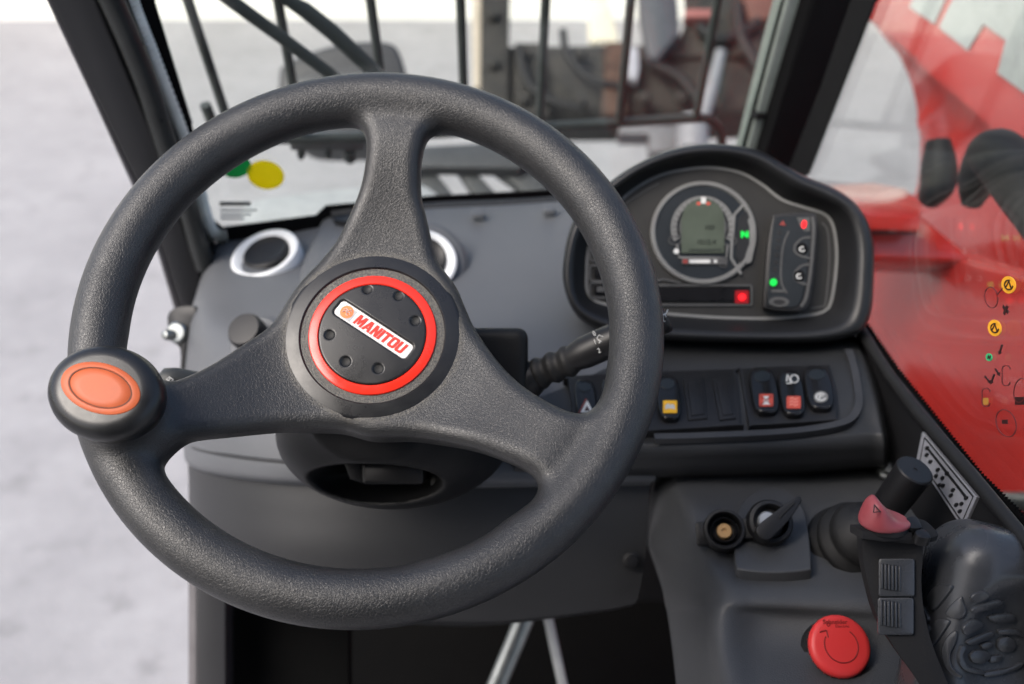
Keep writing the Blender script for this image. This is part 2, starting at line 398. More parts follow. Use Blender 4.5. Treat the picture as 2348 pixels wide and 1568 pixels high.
M['grip'] = dusty('joystick_grip', (.040,.042,.046), .22, (.12,.12,.115), .15, 700, .00003)
M['sticker'] = plain('grey_sticker', (.24,.245,.27), .4)
def film(name, col):
    b = NB(name); b.set(Base_Color=col, Roughness=.4); t = b.n('ShaderNodeBsdfTranslucent'); t.inputs[0].default_value = (*col, 1); m = b.n('ShaderNodeMixShader'); m.inputs[0].default_value = .72
    b.l(b.b.outputs[0], m.inputs[1]); b.l(t.outputs[0], m.inputs[2]); b.l(m.outputs[0], b.t.nodes['Material Output'].inputs[0]); return b.m
M['green_dot'] = film('green_film', (.02,.46,.15)); M['yellow_dot'] = film('yellow_film', (.95,.82,.005))
M['decal_orange'] = plain('amber_decal', (.90,.42,.03), .4)
M['decal_green'] = plain('green_decal', (.04,.45,.17), .4)
M['ink'] = plain('decal_ink', (.035,.012,.012), .5)
# ------------------------------------------------------------------ ground and stand-in wall for the far brightness
def yard():
    b = NB('pale_concrete'); n1 = b.noise(1.6, 6, .62); n2 = b.noise(9, 5, .7); n3 = b.noise(60, 3, .6)
    sp = b.ramp(b.noise(5.5, 4, .6), [(.56, (0,0,0)), (.72, (1,1,1))])
    c = b.mix(b.ramp(n1, [(.3,(0,0,0)),(.7,(1,1,1))]), (.23,.227,.236), (.30,.297,.305)); c = b.mix(b.math('MULTIPLY', b.ramp(n2, [(.35,(0,0,0)),(.75,(1,1,1))]), .5), c, (.18,.178,.184))
    c = b.mix(b.math('MULTIPLY', sp, .42), c, (.10,.098,.10))
    b.set(Base_Color=c, Roughness=.85); b.bump(n3, .004); return b.m
g = mk('ground', [(-60,-30,0),(60,-30,0),(60,90,0),(-60,90,0)], [(0,1,2,3)], yard(), None, False); g['kind'] = 'structure'; g['label'] = 'pale grey concrete yard around the machine'
def boxpts(x0,x1,y0,y1,z0,z1): return [(x0,y0,z0),(x1,y0,z0),(x1,y1,z0),(x0,y1,z0),(x0,y0,z1),(x1,y0,z1),(x1,y1,z1),(x0,y1,z1)], [(0,3,2,1),(4,5,6,7),(0,1,5,4),(1,2,6,5),(2,3,7,6),(3,0,4,7)]
v, f = boxpts(-25, 25, 10.3, 10.6, 0, 5.0)
tag(mk('glare_wall', v, f, plain('glare_cream', (.86,.84,.76), .8, nscale=2, var=.04), None, False), 'cream wall standing in for the overexposed brightness past the yard', 'wall')  # wall put in, pale enough to render the far zone overexposed
# ------------------------------------------------------------------ steering wheel
_t, _s = rad(20.8), rad(1.03)
def camv(x, y, z): return RIGHT*x + UP*y - FWD*z          # camera axes (z towards the viewer)
WC = CAM + camv(-.0927, .0114, -.6477); WR, WT = .175, .0167
WN = camv(math.sin(_s)*math.cos(_t), math.sin(_t), math.cos(_s)*math.cos(_t)).normalized()
WU = UP.cross(WN).normalized(); WV = WN.cross(WU)
def wheel_hm(r): return -.033+.030*sstep(.055, .150, r)
def on_wheel(px, py, h):
    r = W(px, py, 1)-CAM; p = CAM+r*((WC+WN*h-CAM).dot(WN)/r.dot(WN))-WC; return p.dot(WU), p.dot(WV)
def on_web(px, py):
    h = -.01
    for _ in range(5): a, b = on_wheel(px, py, h); h = float(wheel_hm(np.hypot(a, b)))
    return a, b
def hole(trace, rim_from, rim_to):
    P = [on_web(*p) for p in trace]; ri = .1595
    a0, a1 = math.atan2(P[-1][1], P[-1][0]), math.atan2(P[0][1], P[0][0])
    if rim_to == 'ccw' and a1 < a0: a1 += 2*math.pi
    if rim_to == 'cw' and a1 > a0: a1 -= 2*math.pi
    for k in range(1, 12):
        t = k/12; a = a0+(a1-a0)*t; P.append((ri*math.cos(a), ri*math.sin(a)))
    return crom(P, 5, True)
hole_left = hole([(375,878),(460,857),(565,796),(627,752),(670,688),(700,648),(735,612),(772,566),(799,512),(827,441),(839,375),(840,328),(829,297),(807,283),(770,283)], 0, 'ccw')
hole_right = hole([(1070,306),(1022,297),(1000,303),(979,322),(967,371),(966,449),(979,507),(993,566),(1008,612),(1046,665),(1068,715),(1092,766),(1148,843),(1205,895),(1279,937),(1332,951),(1373,934),(1395,900)], 0, 'ccw')
hole_low = hole([(1164,1198),(1223,1157),(1235,1121),(1220,1090),(1164,1059),(1077,1029),(959,1009),(856,1008),(779,990),(672,987),(618,989),(519,1000),(437,1011),(396,1028),(372,1055),(370,1085),(385,1115)], 0, 'ccw')
KA, KB = on_wheel(288, 952, .012)                        # boss that carries the spinner knob
_g = np.arange(-.2, .2003, .0016)
def wheel_sdf(X, Y, Z):
    x2, y2 = X[:, :, 0], Y[:, :, 0]; r2 = np.hypot(x2, y2)
    d2 = np.maximum(np.maximum(-poly_sd(hole_left, x2, y2), -poly_sd(hole_right, x2, y2)), np.maximum(-poly_sd(hole_low, x2, y2), r2-.174))
    hm = wheel_hm(r2); ht = .0150-.0035*sstep(.06, .15, r2); rr = .0100
    q1 = (d2+rr)[:, :, None]; q2 = np.abs(Z-hm[:, :, None])-ht[:, :, None]+rr
    web = np.sqrt(np.maximum(q1, 0)**2+np.maximum(q2, 0)**2)+np.minimum(np.maximum(q1, q2), 0)-rr
    tor = np.sqrt((r2[:, :, None]-WR)**2+Z**2)-WT
    body = smin(web, tor, .010)
    rb = np.hypot(x2-KA, y2-KB)[:, :, None]; cone = np.maximum((rb-(.026-.25*Z))*.95, np.abs(Z-.008)-.018)
    return smin(body, cone, .010)
wheel = thing('steering_wheel', 'black grained three-spoke steering wheel with red-ringed hub and spinner knob', 'steering wheel', WC-WN*.05)
sdf_obj('rim_and_spokes', wheel_sdf, (-.196,-.196,-.05), (.196,.196,.035), .0016, M['leather'], wheel, WC, WU, WV, WN)
# hub cap
def hubpt(a, b, h): return WC+WU*a+WV*b+WN*h
hub = lathe('hub_cap', [(.0590,-.028),(.0606,-.0215),(.0604,-.0198),(.0594,-.0184),(.0570,-.0177),(.0490,-.0166),(.0482,-.0172),(.0478,-.0186),(.0470,-.0190),(.0452,-.0186),(.0437,-.0180),(.0430,-.0185)], WC, WU, WV, WN, M['hub'], wheel, 96, auto=40)
lathe('dust_groove', [(.0483,-.0192),(.0470,-.0186),(.0440,-.0182),(.0422,-.0186)], WC, WU, WV, WN, M['groove'], hub, 96)
ring = lathe('red_ring', [(.0426,-.022),(.0426,-.0172),(.0423,-.0167),(.0418,-.0165),(.0366,-.0162),(.0360,-.0168),(.0360,-.022)], WC, WU, WV, WN, M['red_ring'], wheel, 96, auto=40)
# centre disc with real dimples and badge pocket
def hub_px(cx, cy, h=-.0155):
    return on_wheel((1050+cx*.5102)/1.7452, (950+cy*.5102)/1.7452, h)
dimples = [hub_px(*p) for p in ((821,404),(1067,456),(1198,653),(524,763),(651,973),(907,1029))]
bc = hub_px(868, 716); e1 = hub_px(1130, 888); e0 = hub_px(606, 545); ang = math.atan2(e1[1]-e0[1], e1[0]-e0[0])
ca, sa = math.cos(ang), math.sin(ang)
def disc_sdf(X, Y, Z):
    r = np.sqrt(X*X+Y*Y); top = -.0147-.0012*(r/.036)**2
    d = smax(r-.0357, np.maximum(Z-top, -.021-Z), .0009)
    for a, b in dimples:
        rr = np.sqrt((X-a)**2+(Y-b)**2)
        d = smax(d, -(np.sqrt(rr**2+(Z+.0130)**2)-.0044), .0005)
    lx, ly = (X-bc[0])*ca+(Y-bc[1])*sa, -(X-bc[0])*sa+(Y-bc[1])*ca
    qx, qy = np.abs(lx)-.0305+.0032, np.abs(ly)-.0064+.0032
    pk = np.sqrt(np.maximum(qx,0)**2+np.maximum(qy,0)**2)+np.minimum(np.maximum(qx,qy),0)-.0032
    return smax(d, -np.maximum(pk, -.0172-Z), .0005)
disc = sdf_obj('centre_disc', disc_sdf, (-.037,-.037,-.022), (.037,.037,-.013), .00042, M['hub_disc'], wheel, WC, WU, WV, WN)
for a, b in dimples:
    o = hubpt(a, b, -.0172); lathe('dimple', [(0,-.00005),(.0020,.0003),(.0031,.0010)], o, WU, WV, WN, M['groove'], disc, 20)
BU, BV = WU*ca+WV*sa, WV*ca-WU*sa; BO = hubpt(bc[0], bc[1], -.0169)
bp = [BO+BU*x+BV*y for x, y in rrect(-.0298,-.0057,.0298,.0057,.0028)]
badge = prism('badge', bp, -WN*.001, M['badge'], wheel, .0002, 1)
_half_a = [(0,0),(.26,1),(.41,1),(.41,.68),(.35,.38),(.41,.38),(.41,.2),(.30,.2),(.25,0)]
_half_o = [(.38,1),(.15,1),(.04,.93),(0,.82),(0,.18),(.04,.07),(.15,0),(.38,0),(.38,.2),(.28,.2),(.25,.28),(.25,.72),(.28,.8),(.38,.8)]
def mirror(q, w): return [(w-x, y) for x, y in q]
GLYPH = [(.90, [[(0,0),(0,1),(.30,1),(.45,.45),(.60,1),(.90,1),(.90,0),(.67,0),(.67,.62),(.53,.10),(.37,.10),(.23,.62),(.23,0)]]), (.82, [_half_a, mirror(_half_a, .82)]), (.72, [[(0,0),(0,1),(.26,1),(.48,.45),(.48,1),(.72,1),(.72,0),(.47,0),(.24,.56),(.24,0)]]),
         (.26, [[(0,0),(0,1),(.26,1),(.26,0)]]), (.74, [[(0,1),(.74,1),(.74,.78),(.50,.78),(.50,0),(.24,0),(.24,.78),(0,.78)]]), (.76, [_half_o, mirror(_half_o, .76)]), (.76, [[(0,1),(.25,1),(.25,.28),(.28,.2),(.48,.2),(.51,.28),(.51,1),(.76,1),(.76,.18),(.72,.07),(.61,0),(.15,0),(.04,.07),(0,.18)]])]
_x = 0.0
for w_, polys in GLYPH:
    bm = bmesh.new()
    for q in polys:
        fr_ = [BO+BU*(-.0140+(_x+x)*.00735+(y-.5)*.0012)+BV*((y-.5)*.0080)+WN*.0004 for x, y in q]; vs = [bm.verts.new(p) for p in fr_]; bk = [bm.verts.new(p-WN*.0004) for p in fr_]; bm.faces.new(vs)
        for k in range(len(vs)): bm.faces.new((vs[k], bk[k], bk[(k+1) % len(vs)], vs[(k+1) % len(vs)]))
    from_bm('letter', bm, M['badge_red'], badge, 30); _x += w_+.07
lo = BO-BU*.0222+WN*.0002
prism('logo_square', [lo+BU*x+BV*y for x, y in ((-.0035,-.0048),(.0057,-.0048),(.0057,.0042),(-.0035,.0042))], -WN*.0001, M['logo_grey'], badge)
prism('logo_disc', [lo+BU*x+BV*y+WN*.0002 for x, y in ell(0,0,.0046,.0046,0,28)], -WN*.0002, M['logo_orange'], badge)
class _P: pass
lp = Plane(lo+WN*.0005, WN); 
def lpx(pts): return [lo+BU*x*.001+BV*y*.001+WN*.0006 for x, y in pts]
tube('logo_figure', lpx([(-3,.3),(-1.2,1.8),(.6,1.2),(1.6,2.6),(2.6,1.6)]), .00022, M['white_print'], badge, 6)
tube('logo_figure', lpx([(-2.6,-1.6),(-1.2,.2),(.4,-.2),(.8,-2.0),(2.2,-1.8)]), .00022, M['white_print'], badge, 6)
tube('logo_figure', lpx([(-.6,1.4),(-.2,-.4),(1.6,.6),(3.2,-.6)]), .00022, M['white_print'], badge, 6)
# spinner knob
ka, kb = on_wheel(243, 900, .043); KO = hubpt(ka, kb, 0); kr = rad(-20)
KU = WU*math.cos(kr)+WV*math.sin(kr); KV = WV*math.cos(kr)-WU*math.sin(kr)
knob = lathe('spinner_knob', [(.010,-.01),(.011,.012),(.015,.020),(.024,.024),(.0305,.030),(.0345,.036),(.0352,.0415),(.0342,.0450),(.0322,.0482),(.0290,.0503),(.0255,.0513),(.0235,.0515),(0,.0516)], KO, KU, KV, WN, M['knob'], wheel, 72, 1.0, .815, auto=60)
lathe('knob_insert', [(.0244,.0505),(.0244,.0517),(.0240,.0520),(.0200,.0523),(.0194,.0523),(.0190,.0518),(.0186,.0522),(.0120,.0523),(0,.0523)], KO, KU, KV, WN, M['orange'], knob, 72, 1.0, .60, auto=60)
lathe('insert_groove', [(.01965,.05225),(.0196,.0525),(.0188,.0525),(.01875,.05225)], KO, KU, KV, WN, M['orange_dark'], knob, 72, 1.0, .57)
# ------------------------------------------------------------------ cab shell: planes of the windscreen and the side window
_A, _B = W(480,540,1.08), W(1290,440,1.18); _e = Vector((0, -math.sin(rad(18)), math.cos(rad(18))))
WS = Plane(_A, (_B-_A).cross(_e))
_S1, _S2 = W(1990,800,.88), W(2347,1225,.62)
SP = Plane(_S1, (_S2-_S1).cross(Vector((0.02,0,1))))
M['glass'] = glass('windscreen_glass', (.955,.975,.955), .9, .006)
M['side_glass'] = glass('side_window_glass', (.95,.965,.95), 1.3, .010)
def zig(a, b, pitch, amp):
    """saw-tooth run of points between two photo positions: the dotted ceramic edge of the glass"""
    a, b = np.array(a, float), np.array(b, float); n = max(2, int(np.hypot(*(b-a))/pitch)); t = (b-a)/np.hypot(*(b-a)); s = np.array((-t[1], t[0])); o = []
    for k in range(n):
        o.append(tuple(a+(b-a)*k/n)); o.append(tuple(a+(b-a)*(k+.5)/n+s*amp))
    return o
def tall(pts, top=-900.0):
    """carry every upright that leaves the photograph at the top on up to the roof"""
    o = [tuple(p) for p in pts]; n = len(o); r = list(o)
    for i, (x, y) in enumerate(o):
        if y <= -109:
            for j in ((i+1) % n, i-1):
                if o[j][1] > -109:
                    k = (x-o[j][0])/(y-o[j][1]); r[i] = (x+(top-y)*k, top)
    return r
slab_flat = slab
def slab(name, px, *a, **k): return slab_flat(name, tall(px), *a, **k)
frame = thing('cab_frame', 'dark grey cab frame with two front pillars, floor and sill', 'cab frame', Vector((0,1.0,.75)))
PL = WS.shift(.035)
slab('left_pillar', [(40,-140),(108,0),(205,205),(302,420),(361,573),(400,705),(404,740),(470,740),(500,600),(482,556),(462,505),(440,425),(404,315),(345,143),(290,0),(250,-140)], PL.shift(-.012), 0, -.05, M['frit'], frame, .004)
slab('pillar_face', [(52,-140),(117,0),(212,205),(311,415),(372,573),(412,705),(414,720),(455,720),(462,640),(420,520),(367,347),(221,0),(160,-140)], PL, 0, -.03, M['pillar'], frame, .003)
slab('pillar_edge', [(39,-140),(107,0),(203,205),(300,420),(359,573),(398,705),(400,722),(413,722),(411,705),(371,573),(310,415),(211,205),(116,0),(51,-140)], PL, -.002, -.04, M['pillar_edge'], frame, .001)
tube('door_seal', [PL.hit(x, y, .002) for x, y in crom([(-165,-900),(190,-140),(256,0),(330,175),(382,335),(430,470),(455,560),(470,610)], 6)], .0105, M['seal'], frame, 12)
slab('lower_post', [(449,1080),(517,1130),(517,1640),(449,1640)], Plane(W(480,1400,1.02), -FWD+RIGHT*.15), 0, -.06, M['pillar'], frame, .003)
slab('post_edge', [(419,850),(430,1100),(430,1640),(449,1640),(449,1100),(436,850)], Plane(W(480,1400,1.02), -FWD-RIGHT*.35), 0, -.03, M['pillar_edge'], frame, .002)
PR = WS.shift(.03)
slab('right_pillar', [(1905,-110),(1862,0),(1800,200),(1756,345),(1720,470),(1815,470),(1838,400),(1905,235),(1990,0),(2030,-110)], PR, 0, -.06, M['frit'], frame, .006)
slab('pillar_channel', [(1845,-110),(1806,0),(1760,170),(1717,335),(1690,430),(1740,430),(1757,340),(1806,170),(1861,0),(1895,-110)], PR, -.022, -.05, plain('grey_green_channel', (.22,.25,.23), .35), frame, .002)
slab('channel_clip', [(1735,262),(1785,262),(1783,275),(1730,275)], PR, -.018, -.03, M['black'], frame, .001)
v, f = boxpts(-.36, .55, .25, 1.45, .80, .86); mk('floor', v, f, plain('floor_mat', (.003,.003,.003), .9, spec=.05), frame, False)
v, f = boxpts(-.34, .50, 1.36, 1.40, .86, 1.38); mk('bulkhead', v, f, M['black'], frame, False)
v, f = boxpts(-.46, .46, -.80, .20, 2.64, 2.69); mk('shade_roof', v, f, M['dash_dark'], frame, False)  # unseen roof section, sized to control light from above
v, f = boxpts(-.46, .46, -.84, -.80, .80, 2.69); mk('shade_rear_panel', v, f, M['dash_dark'], frame, False)  # unseen panel, closed full height to keep out light from behind
v, f = boxpts(-.50, -.46, -.84, -.02, .80, 2.69); mk('shade_rear_quarter', v, f, M['dash_dark'], frame, False)  # unseen side panel added to block sun and sky from left behind
SW = [(1955,720),(1990,775),(2020,830),(2347,1235),(2420,1330),(2420,1900),(2000,1900),(1900,1300),(1930,1000),(1900,720)]
slab('side_wall', SW, SP, .004, -.0005, M['black'], frame, .001)
tube('window_rail', [SP.hit(x, y, .006) for x, y in ((1962,745),(1990,785),(2040,862),(2103,946),(2224,1086),(2347,1236),(2440,1352))], .0048, M['rubber'], frame, 14)
slab('kick_panel', [(500,1100),(800,1250),(800,1700),(500,1700)], Plane(W(600,1450,1.09), -FWD), 0, -.02, plain('kick_panel_black', (.003,.003,.003), .9, spec=.05), frame, .003)
# windscreen
ws = thing('windscreen', 'clear front windscreen with black dotted edge', 'windscreen', WS.hit(1000, 480))
slab('pane', [(325,-140),(420,310),(478,520),(500,545),(735,512),(748,486),(1290,446),(1690,410),(1715,345),(1806,0),(1850,-140)], WS, 0, -.005, M['glass'], ws)
fr = [(300,-140),(349,0),(437,292),(490,500),(505,515)]
slab('edge_band', [(462,470),(472,520),(500,560),(735,524),(755,498),(1290,462),(1700,425),(1700,405)]+zig((1290,436),(985,452),9,3)+zig((985,452),(745,474),9,3)+zig((722,496),(505,524),9,3)+[(490,505),(478,466)], WS, .002, 0.0004, M['frit'], ws)
slab('edge_band', [(1850,-140),(1806,0),(1715,345),(1700,400)]+zig((1688,375),(1790,0),9,4)+[(1828,-140)], WS, .002, 0.0004, M['frit'], ws)
slab('edge_band', [(252,-140),(300,0),(352,135),(418,312),(468,500)]+[(484,497)]+zig((440,285),(352,0),9,3)+[(302,-140)], WS, .002, .0004, M['frit'], ws)
edge_path = crom([(55,-900),(262,-140),(300,0),(352,135),(420,315),(452,420),(466,475),(480,520),(492,536),(507,541),(520,540)], 26)
tube('lit_glass_edge', [WS.hit(x, y, .006) for x, y in edge_path], [.0058+.0014*(k % 2) for k in range(len(edge_path))], plain('lit_edge_pale', (.72,.72,.66), .6, bump=.0003, bscale=300), ws, 10)  # beaded tube for the glass edge, its lit look put into the pale colour
slab('maker_stamp', rrect(503,463,575,472,2), WS, .0012, .0006, plain('stamp_grey', (.16,.16,.14), .6), ws)
for y, x1 in ((480,590), (490,577), (499,560)): slab('maker_stamp', rrect(505,y,x1,y+4,1.5), WS, .0012, .0006, plain('stamp_light', (.42,.43,.40), .6), ws)
tag(slab('round_sticker', ell(541,383,35,25,-8), WS, .0016, .0002, M['green_dot'], None), 'round green sticker on the windscreen touching the yellow one', 'sticker')
tag(slab('round_sticker', ell(609,402,43,32,12), WS, .0024, .0008, M['yellow_dot'], None), 'round yellow sticker on the windscreen beside the green one', 'sticker')
# side window
sw = thing('side_window', 'right-hand side window with dotted black lower edge', 'window', SP.hit(2150, 980))
slab('pane', [(2050,-140),(1992,0),(1925,200),(1838,430),(1950,730),(2000,800),(2347,1240),(2440,1360),(2440,-140)], SP, -.006, -.011, M['side_glass'], sw)
slab('edge_band', [(1958,738),(2050,865),(2440,1372)]+[(2440,1290)]+zig((2347,1180),(2250,1085),8,-7)+zig((2250,1085),(2060,845),8,-7)+zig((2060,845),(1985,735),8,-7)+[(1965,715)], SP, -.0035, -.0055, M['frit'], sw)
slab('edge_band', [(2010,-140),(1950,0),(1880,200),(1790,430)]+zig((1850,400),(1925,205),8,3)+zig((1925,205),(2003,0),8,3)+[(2060,-140)], SP, -.0035, -.0055, M['frit'], sw)
M['outline'] = plain('decal_outline', (.13,.02,.02), .5)
dc = thing('window_decal', 'transparent instruction decal with amber and green circles on the side window', 'decal', SP.hit(2270, 800))
def dslab(name, pts, mat, off=-.0042): return slab(name, pts, SP, off, off-.0006, mat, dc)
for cx, cy, r, r2 in ((2311,653,16,20), (2279,752,15,19)):
    dslab('amber_circle', ell(cx,cy,r,r2,-10), M['decal_orange'])
    line('symbol', ell(cx,cy,r*.6,r2*.55,-10,10,20,300), SP, .0008, -.0036, M['ink'], dc)
    line('symbol', [(cx-6,cy+4),(cx,cy-8),(cx+5,cy+6)], SP, .0008, -.0036, M['ink'], dc)
dslab('green_circle', ell(2266,819,7,9,-10), M['decal_green']); line('symbol', [(2263,823),(2264,815),(2268,823),(2269,815)], SP, .0006, -.0036, M['ink'], dc)
line('cross', [(2298,702),(2311,718)], SP, .0022, -.004, M['ink'], dc); line('cross', [(2309,700),(2300,720)], SP, .0022, -.0036, M['ink'], dc)
for a, b in (((2296,790),(2291,806)), ((2280,845),(2287,856)), ((2278,858),(2272,874)), ((2256,862),(2266,874))):
    d_ = np.array(b)-np.array(a); d_ = d_/np.hypot(*d_); s_ = np.array((-d_[1], d_[0])); A_, B_ = np.array(a), np.array(b)
    dslab('arrow', [tuple(A_-s_*1.6), tuple(B_-s_*1.6), tuple(B_-s_*4.5), tuple(B_+d_*7), tuple(B_+s_*4.5), tuple(B_+s_*1.6), tuple(A_+s_*1.6)], M['ink'])
for q in (ell(2271,682,15,24,-8,24), rrect(2296,838,2314,884,8), rrect(2250,890,2268,932,8), ell(2305,970,22,32,-20,24)+ell(2305,970,22,32,-20,24)[:1], ell(2338,895,15,28,10,24)+ell(2338,895,15,28,10,24)[:1], [(2284,676),(2298,660)]):
    line('outline', q, SP, .0006, -.004, M['outline'], dc)
dslab('symbol_block', rrect(2253,912,2264,928,3), plain('dull_amber', (.45,.22,.04), .5)); dslab('symbol_block', rrect(2296,962,2308,972,2), M['ink']); dslab('symbol_block', rrect(2326,910,2347,928,2), M['ink'])
# instruction plate on the side wall
ip = slab('instruction_plate', [(2113,990),(2238,1140),(2206,1212),(2100,1052)], SP, .0068, .0045, M['sticker'], None, .0004, 1)
tag(ip, 'grey instruction plate with black pictograms on the side wall below the window', 'plate')
def ipx(s, t):
    a = np.array((2113,990))+(np.array((2238,1140))-np.array((2113,990)))*s; b = np.array((2100,1052))+(np.array((2206,1212))-np.array((2100,1052)))*s; return tuple(a+(b-a)*t)
line('plate_border', [ipx(.05,.08), ipx(.95,.08), ipx(.95,.9), ipx(.06,.9)], SP, .001, .0074, M['black'], ip, True)
line('plate_line', [ipx(.12,.28), ipx(.88,.28)], SP, .0022, .0074, M['black'], ip)
for s, t in ((.14,.5),(.22,.55),(.36,.5),(.36,.72),(.46,.55),(.5,.72),(.45,.82),(.66,.5),(.66,.68),(.78,.72),(.84,.55),(.86,.75),(.12,.3),(.5,.3),(.87,.3)):
    x, y = ipx(s, t); slab('pictogram', ell(x, y, 3.6, 5.5, 35, 8), SP, .0076, .0066, M['black'], ip)
# pedals
_pp = Plane(W(1200,1480,1.15), -FWD)
for nm, lab, pts, w in (('brake_pedal', 'wide bare metal pedal arm above the cab floor', [(1215,1385),(1185,1460),(1135,1580),(1110,1640)], .011), ('accelerator_pedal', 'thin metal pedal rod above the cab floor', [(1250,1385),(1268,1470),(1292,1580),(1305,1640)], .0055)):
    t = thing(nm, lab, 'pedal', _pp.hit(*pts[-1])); Pp = [_pp.hit(x, y) for x, y in crom(pts, 4)]
    tube('arm', Pp, w, M['steel'] if nm[0] == 'b' else plain('worn_rod', (.35,.36,.36), .4), t, 12, .45, FWD)
    q = Pp[-1]; u_, v_, n_ = basis(-FWD); prism('foot_pad', [q+u_*x*w*3+v_*y*w*2 for x, y in rrect(-1,-1,1,1,.3)], -n_*.012, M['rubber'], t, .002)
# ------------------------------------------------------------------ dashboard
dash = thing('dashboard', 'grey moulded dashboard behind the steering wheel', 'dashboard', W(900,1300,.9))
patch('upper_shell', [
 [(500,552,1.22),(492,556,1.13),(500,556,1.085),(560,548,1.09),(650,537,1.10),(740,522,1.10),(900,520,1.09)],
 [(485,600,1.20),(472,605,1.10),(486,612,1.045),(560,610,1.04),(660,605,1.04),(760,600,1.04),(900,600,1.03)],
 [(466,660,1.18),(452,665,1.06),(470,675,1.00),(560,680,.975),(670,680,.965),(780,680,.96),(930,690,.95)],
 [(444,730,1.15),(432,735,1.03),(455,745,.955),(555,760,.915),(680,770,.895),(820,780,.885),(1000,790,.88)],
 [(430,810,1.14),(421,815,1.02),(450,830,.935),(545,850,.885),(680,865,.860),(850,875,.85),(1100,880,.85)],
 [(426,890,1.14),(418,895,1.01),(448,910,.925),(540,935,.870),(680,950,.840),(880,960,.83),(1200,960,.83)],
 [(426,970,1.14),(419,975,1.01),(450,992,.922),(540,1012,.862),(680,1028,.828),(900,1035,.815),(1300,1035,.815)],
 [(428,1030,1.14),(422,1036,1.01),(452,1052,.922),(540,1070,.862),(680,1084,.826),(900,1090,.812),(1490,1085,.812)],
 [(430,1050,1.14),(425,1056,1.02),(455,1074,.930),(545,1094,.870),(680,1108,.835),(900,1115,.822),(1490,1110,.822)],
 [(432,1056,1.14),(430,1062,1.05),(462,1082,.960),(550,1104,.905),(680,1120,.875),(900,1128,.865),(1490,1120,.865)]], M['dash'], dash, 7, .004)
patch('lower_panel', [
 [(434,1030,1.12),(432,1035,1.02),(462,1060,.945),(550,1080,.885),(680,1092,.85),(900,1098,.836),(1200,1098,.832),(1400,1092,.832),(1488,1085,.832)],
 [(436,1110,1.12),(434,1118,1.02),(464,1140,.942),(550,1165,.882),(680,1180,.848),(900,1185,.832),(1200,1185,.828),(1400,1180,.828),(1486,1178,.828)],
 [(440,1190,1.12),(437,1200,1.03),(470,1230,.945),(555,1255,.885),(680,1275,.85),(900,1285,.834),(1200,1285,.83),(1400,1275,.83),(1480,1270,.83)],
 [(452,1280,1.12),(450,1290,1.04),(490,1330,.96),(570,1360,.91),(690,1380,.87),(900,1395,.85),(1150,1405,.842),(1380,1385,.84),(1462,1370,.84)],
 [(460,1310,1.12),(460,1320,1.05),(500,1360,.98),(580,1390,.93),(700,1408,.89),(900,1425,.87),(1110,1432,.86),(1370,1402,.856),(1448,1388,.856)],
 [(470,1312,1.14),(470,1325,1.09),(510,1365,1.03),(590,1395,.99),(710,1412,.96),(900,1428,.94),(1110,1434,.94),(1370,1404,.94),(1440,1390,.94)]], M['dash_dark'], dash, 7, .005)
lathe('panel_bolt', [(.008,0),(.008,.001),(.005,.002),(.0045,.004),(0,.0045)], W(1448,1286,.826), *basis(-FWD), M['black'], dash, 20)
patch('centre_plateau', [
 [(742,494,1.13),(760,486,1.115),(850,478,1.12),(985,464,1.13),(1150,458,1.14),(1300,448,1.15),(1480,430,1.16)],
 [(722,540,1.10),(738,532,1.08),(850,520,1.075),(985,505,1.08),(1150,498,1.085),(1300,490,1.09),(1480,480,1.10)],
 [(695,600,1.05),(712,594,1.025),(850,590,1.01),(985,585,1.01),(1150,580,1.01),(1300,575,1.01),(1480,570,1.02)],
 [(680,680,1.00),(700,670,.975),(850,675,.955),(985,680,.95),(1150,680,.945),(1300,670,.945),(1480,660,.95)],
 [(690,770,.96),(720,760,.93),(860,765,.90),(1000,770,.895),(1150,770,.89),(1300,755,.89),(1480,745,.90)],
 [(750,850,.93),(780,840,.90),(900,850,.87),(1020,860,.86),(1160,850,.858),(1320,830,.86),(1480,820,.87)],
 [(800,930,.91),(830,920,.88),(920,930,.85),(1040,940,.84),(1180,930,.838),(1340,910,.84),(1480,900,.85)]], M['dash'], dash, 7, .006)
# cowl lip with clips under the windscreen
tube('cowl_lip', [W(x,y,d) for x,y,d in ((760,492,1.105),(850,486,1.11),(985,478,1.118),(1150,472,1.128),(1300,462,1.138),(1480,446,1.148))], .0065, M['dash_dark'], dash, 12)
_cp = plane3(W(985,505,1.068), W(1300,490,1.078), W(1150,580,1.0))
for x, y in ((1095,488),(1258,478)): slab('clip', rrect(x-14,y-12,x+14,y+4,3), _cp, .005, .0, M['dash'], dash, .001)
slab('demister_slot', crom([(765,503),(775,496),(835,488),(862,490),(850,500),(800,507)], 4, True), plane3(W(760,486,1.110), W(985,464,1.125), W(850,520,1.070)), .004, -.001, M['black'], dash)
tube('moulded_seam', [W(x,y,d-.0015) for x,y,d in crom([(430,1012,.985),(455,1030,.921),(540,1046,.862),(680,1060,.827),(900,1066,.812)], 5)], .0016, M['dash_dark'], dash, 8)
